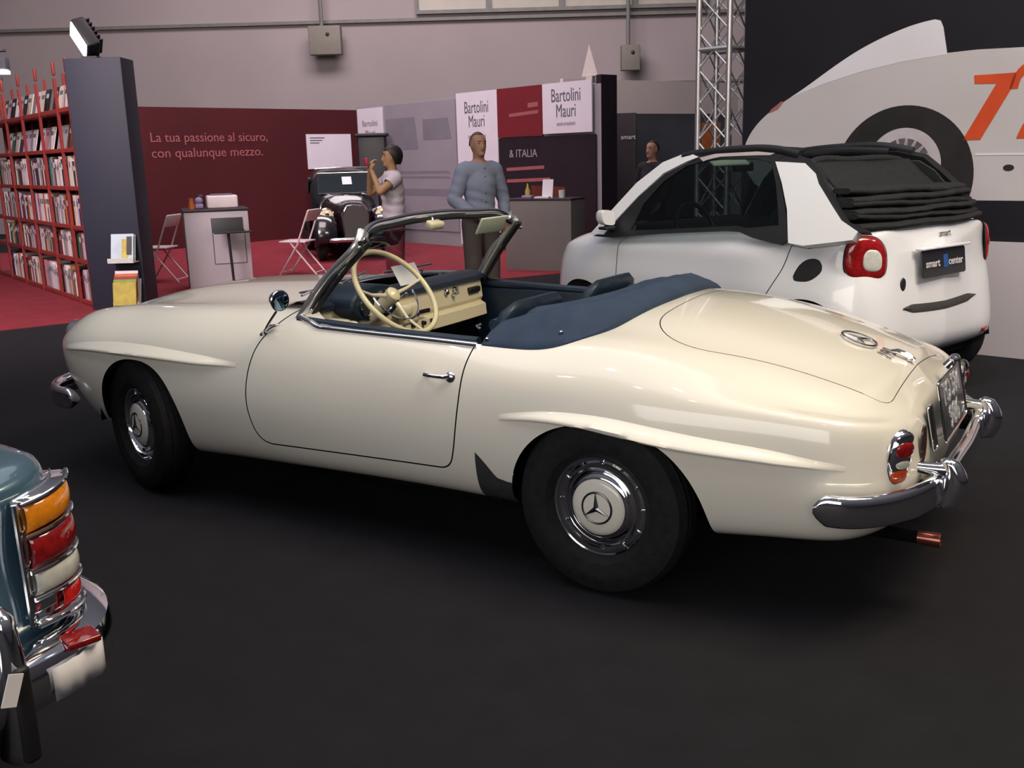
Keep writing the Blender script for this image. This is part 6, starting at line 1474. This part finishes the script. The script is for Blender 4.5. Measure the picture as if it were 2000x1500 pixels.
# upright tail lamp on each rear corner: stacked lenses in a chrome surround
LAMP = [(.915, .70, 0), (.80, .05, 0)]
for sg in (-1, 1):
    def lamp_pt(u, z, o):       # u across the corner 0 (inner) .. 1 (outer), o outwards
        a = max(.001, R(3)+R(60)*u); e_ = 2/2.5; rx, ry = .110+o, .142+o
        return Vector((.106-rx*math.cos(a)**e_-(.86-z)*.03, sg*(.735+ry*math.sin(a)**e_), z+.022*(u-.5)*(z-.56)/.28))
    def lens(z0, z1, o0, o1, m, nm, par, u0=0, u1=1, taper=0):
        G = []
        for i in range(9):
            t = i/8; e = math.sin(PI*min(max(t, .0), 1))**.35 if 0 < t < 1 else 0
            G.append([lamp_pt(u0+(u1-u0)*(j/10)*(1-taper*(1-t))+0, z0+(z1-z0)*t, o0+(o1-o0)*e*(math.sin(PI*(.06+.88*j/10))**.3)) for j in range(11)])
        b = MB(); b.grid(G); return b.build(nm, m, par, angle=80, solid=.004)
    sur = lens(.555, .850, .0, .012, 'chrome', 'tail_lamp', BC_, -.06, 1.06)
    lens(.772, .840, .014, .034, 'orangeglass', 'amber_lens', sur); lens(.692, .768, .014, .036, 'redglass', 'red_lens', sur)
    lens(.630, .691, .014, .034, 'clearlens', 'clear_lens', sur); lens(.572, .627, .010, .028, 'brightred', 'lower_red_lens', sur, .35, 1.0)
    for z in (.770, .690, .628, .843, .566):
        b = MB(); b.tube([lamp_pt(j/10*1.08-.04, z, .030) for j in range(11)], .005, 8); b.build('lamp_bar', 'chrome', sur)
    b = MB(); tc_ = [lamp_pt(j/10, .843, .026) for j in range(11)]+[Vector((.12, sg*.84, .852)), Vector((.06, sg*.74, .836))]; b.add(tc_, [tuple(range(13))]); b.build('lamp_cap', 'chrome', sur, solid=.006)
    b = MB(); tc_ = [lamp_pt(j/10, .566, .028) for j in range(11)]+[Vector((.12, sg*.84, .566)), Vector((.06, sg*.74, .566))]; b.add(tc_, [tuple(range(13))]); b.build('lamp_foot', 'chrome', sur, solid=.006)
    b = MB(); b.tube([lamp_pt(-.05, z, .014) for z in (.565, .6, .7, .8, .843)], .007, 8); b.build('lamp_edge', 'chrome', sur)
# bumper with a shelf, wrapping the corners; over-riders
bp2 = [(.75, -.955, .505), (.35, -.965, .505), (.05, -.935, .500), (-.070, -.83, .497), (-.105, -.6, .495), (-.115, 0, .495)]
bp2 = bp2+[(x, -y, z) for x, y, z in bp2[:-1][::-1]]
P_ = smooth_path(bp2, 90); G = []
for i, p in enumerate(P_):
    t_ = (P_[min(i+1, 89)]-P_[max(i-1, 0)]).normalized(); o_ = Vector((t_.y, -t_.x, 0))
    o_ = -o_ if o_.dot(p-Vector((1.5, 0, .5))) < 0 else o_
    G.append([p+o_*dx+UP*dz for dx, dz in ((-.075, .042), (-.04, .052), (.0, .050), (.022, .038), (.032, .012), (.034, -.02), (.026, -.05), (.008, -.066), (-.03, -.07), (-.075, -.06))])
b = MB(); b.grid(G, closed_v=True); b.add(G[0], [tuple(range(10))]); b.add(G[-1], [tuple(range(10))]); bmp = b.build('rear_bumper', 'chrome', BC_, angle=35)
for sg in (-1, 1):
    G = []
    for i in range(18):
        t = i/17; z = .36+.33*t; xx = -.150-.022*math.sin(PI*t); wd = .030*(1-.18*t); dp_ = .042*(1-.15*t)
        if i in (0, 17): wd *= .4; dp_ *= .4
        G.append([(xx+dp_*math.cos(a)+.012, -.0*sg+.60*sg+wd*math.sin(a), z) for a in [2*PI*k/14 for k in range(14)]])
    b = MB(); b.grid(G, closed_v=True); b.add(G[0], [tuple(range(14))]); b.add(G[-1], [tuple(range(14))]); ov = b.build('overrider', 'chrome', BC_, angle=60)
    b = MB(); b.box((-.192, -.0*sg+.60*sg, .48), (.022, .034, .20), bev=.01); b.build('rubber_pad', 'black', ov)
    b = MB(); b.box((-.115, .78*sg, .540), (.05, .07, .016), rot=(0, R(-10), R(12*sg)), bev=.004); b.build('bumper_reflector', 'redglass', bmp)
BC_.location = (.44, 3.335, 0)
bpy.context.view_layer.update()
# paper labels stuck on the blue car's bumper
def bump_label(y0, y1, z0, z1, lab):
    b = MB(); G = []
    for j in range(9):
        y = y0+(y1-y0)*j/8; best = min(P_, key=lambda p: abs(p.y-y)+(10 if p.x > .4 else 0)); k = P_.index(best); t_ = (P_[min(k+1, 89)]-P_[max(k-1, 0)]).normalized(); o_ = Vector((t_.y, -t_.x, 0)); o_ = -o_ if o_.dot(best-Vector((1.5, 0, .5))) < 0 else o_
        G.append([Vector((best.x, y, 0))+o_*.0395+UP*(best.z+z) for z in (z0, (z0+z1)/2, z1)])
    b.grid(G); o = b.build('paper_label', 'paper', None, solid=.001); o.location = BC_.location; return tag(o, lab, 'label')
pl1 = bump_label(-.815, -.690, -.050, .022, 'white paper label on the chrome bumper below the blue car tail lamp')
pl2 = tag(MB().box((0, 0, 0), (.003, .030, .062), rot=(R(22), 0, 0)).build('paper_label', 'paper', None, smooth=False), 'narrow white paper label beside the overrider at the lower left picture edge', 'label'); pl2.location = BC_.location+Vector((-.214, -.568, .553))
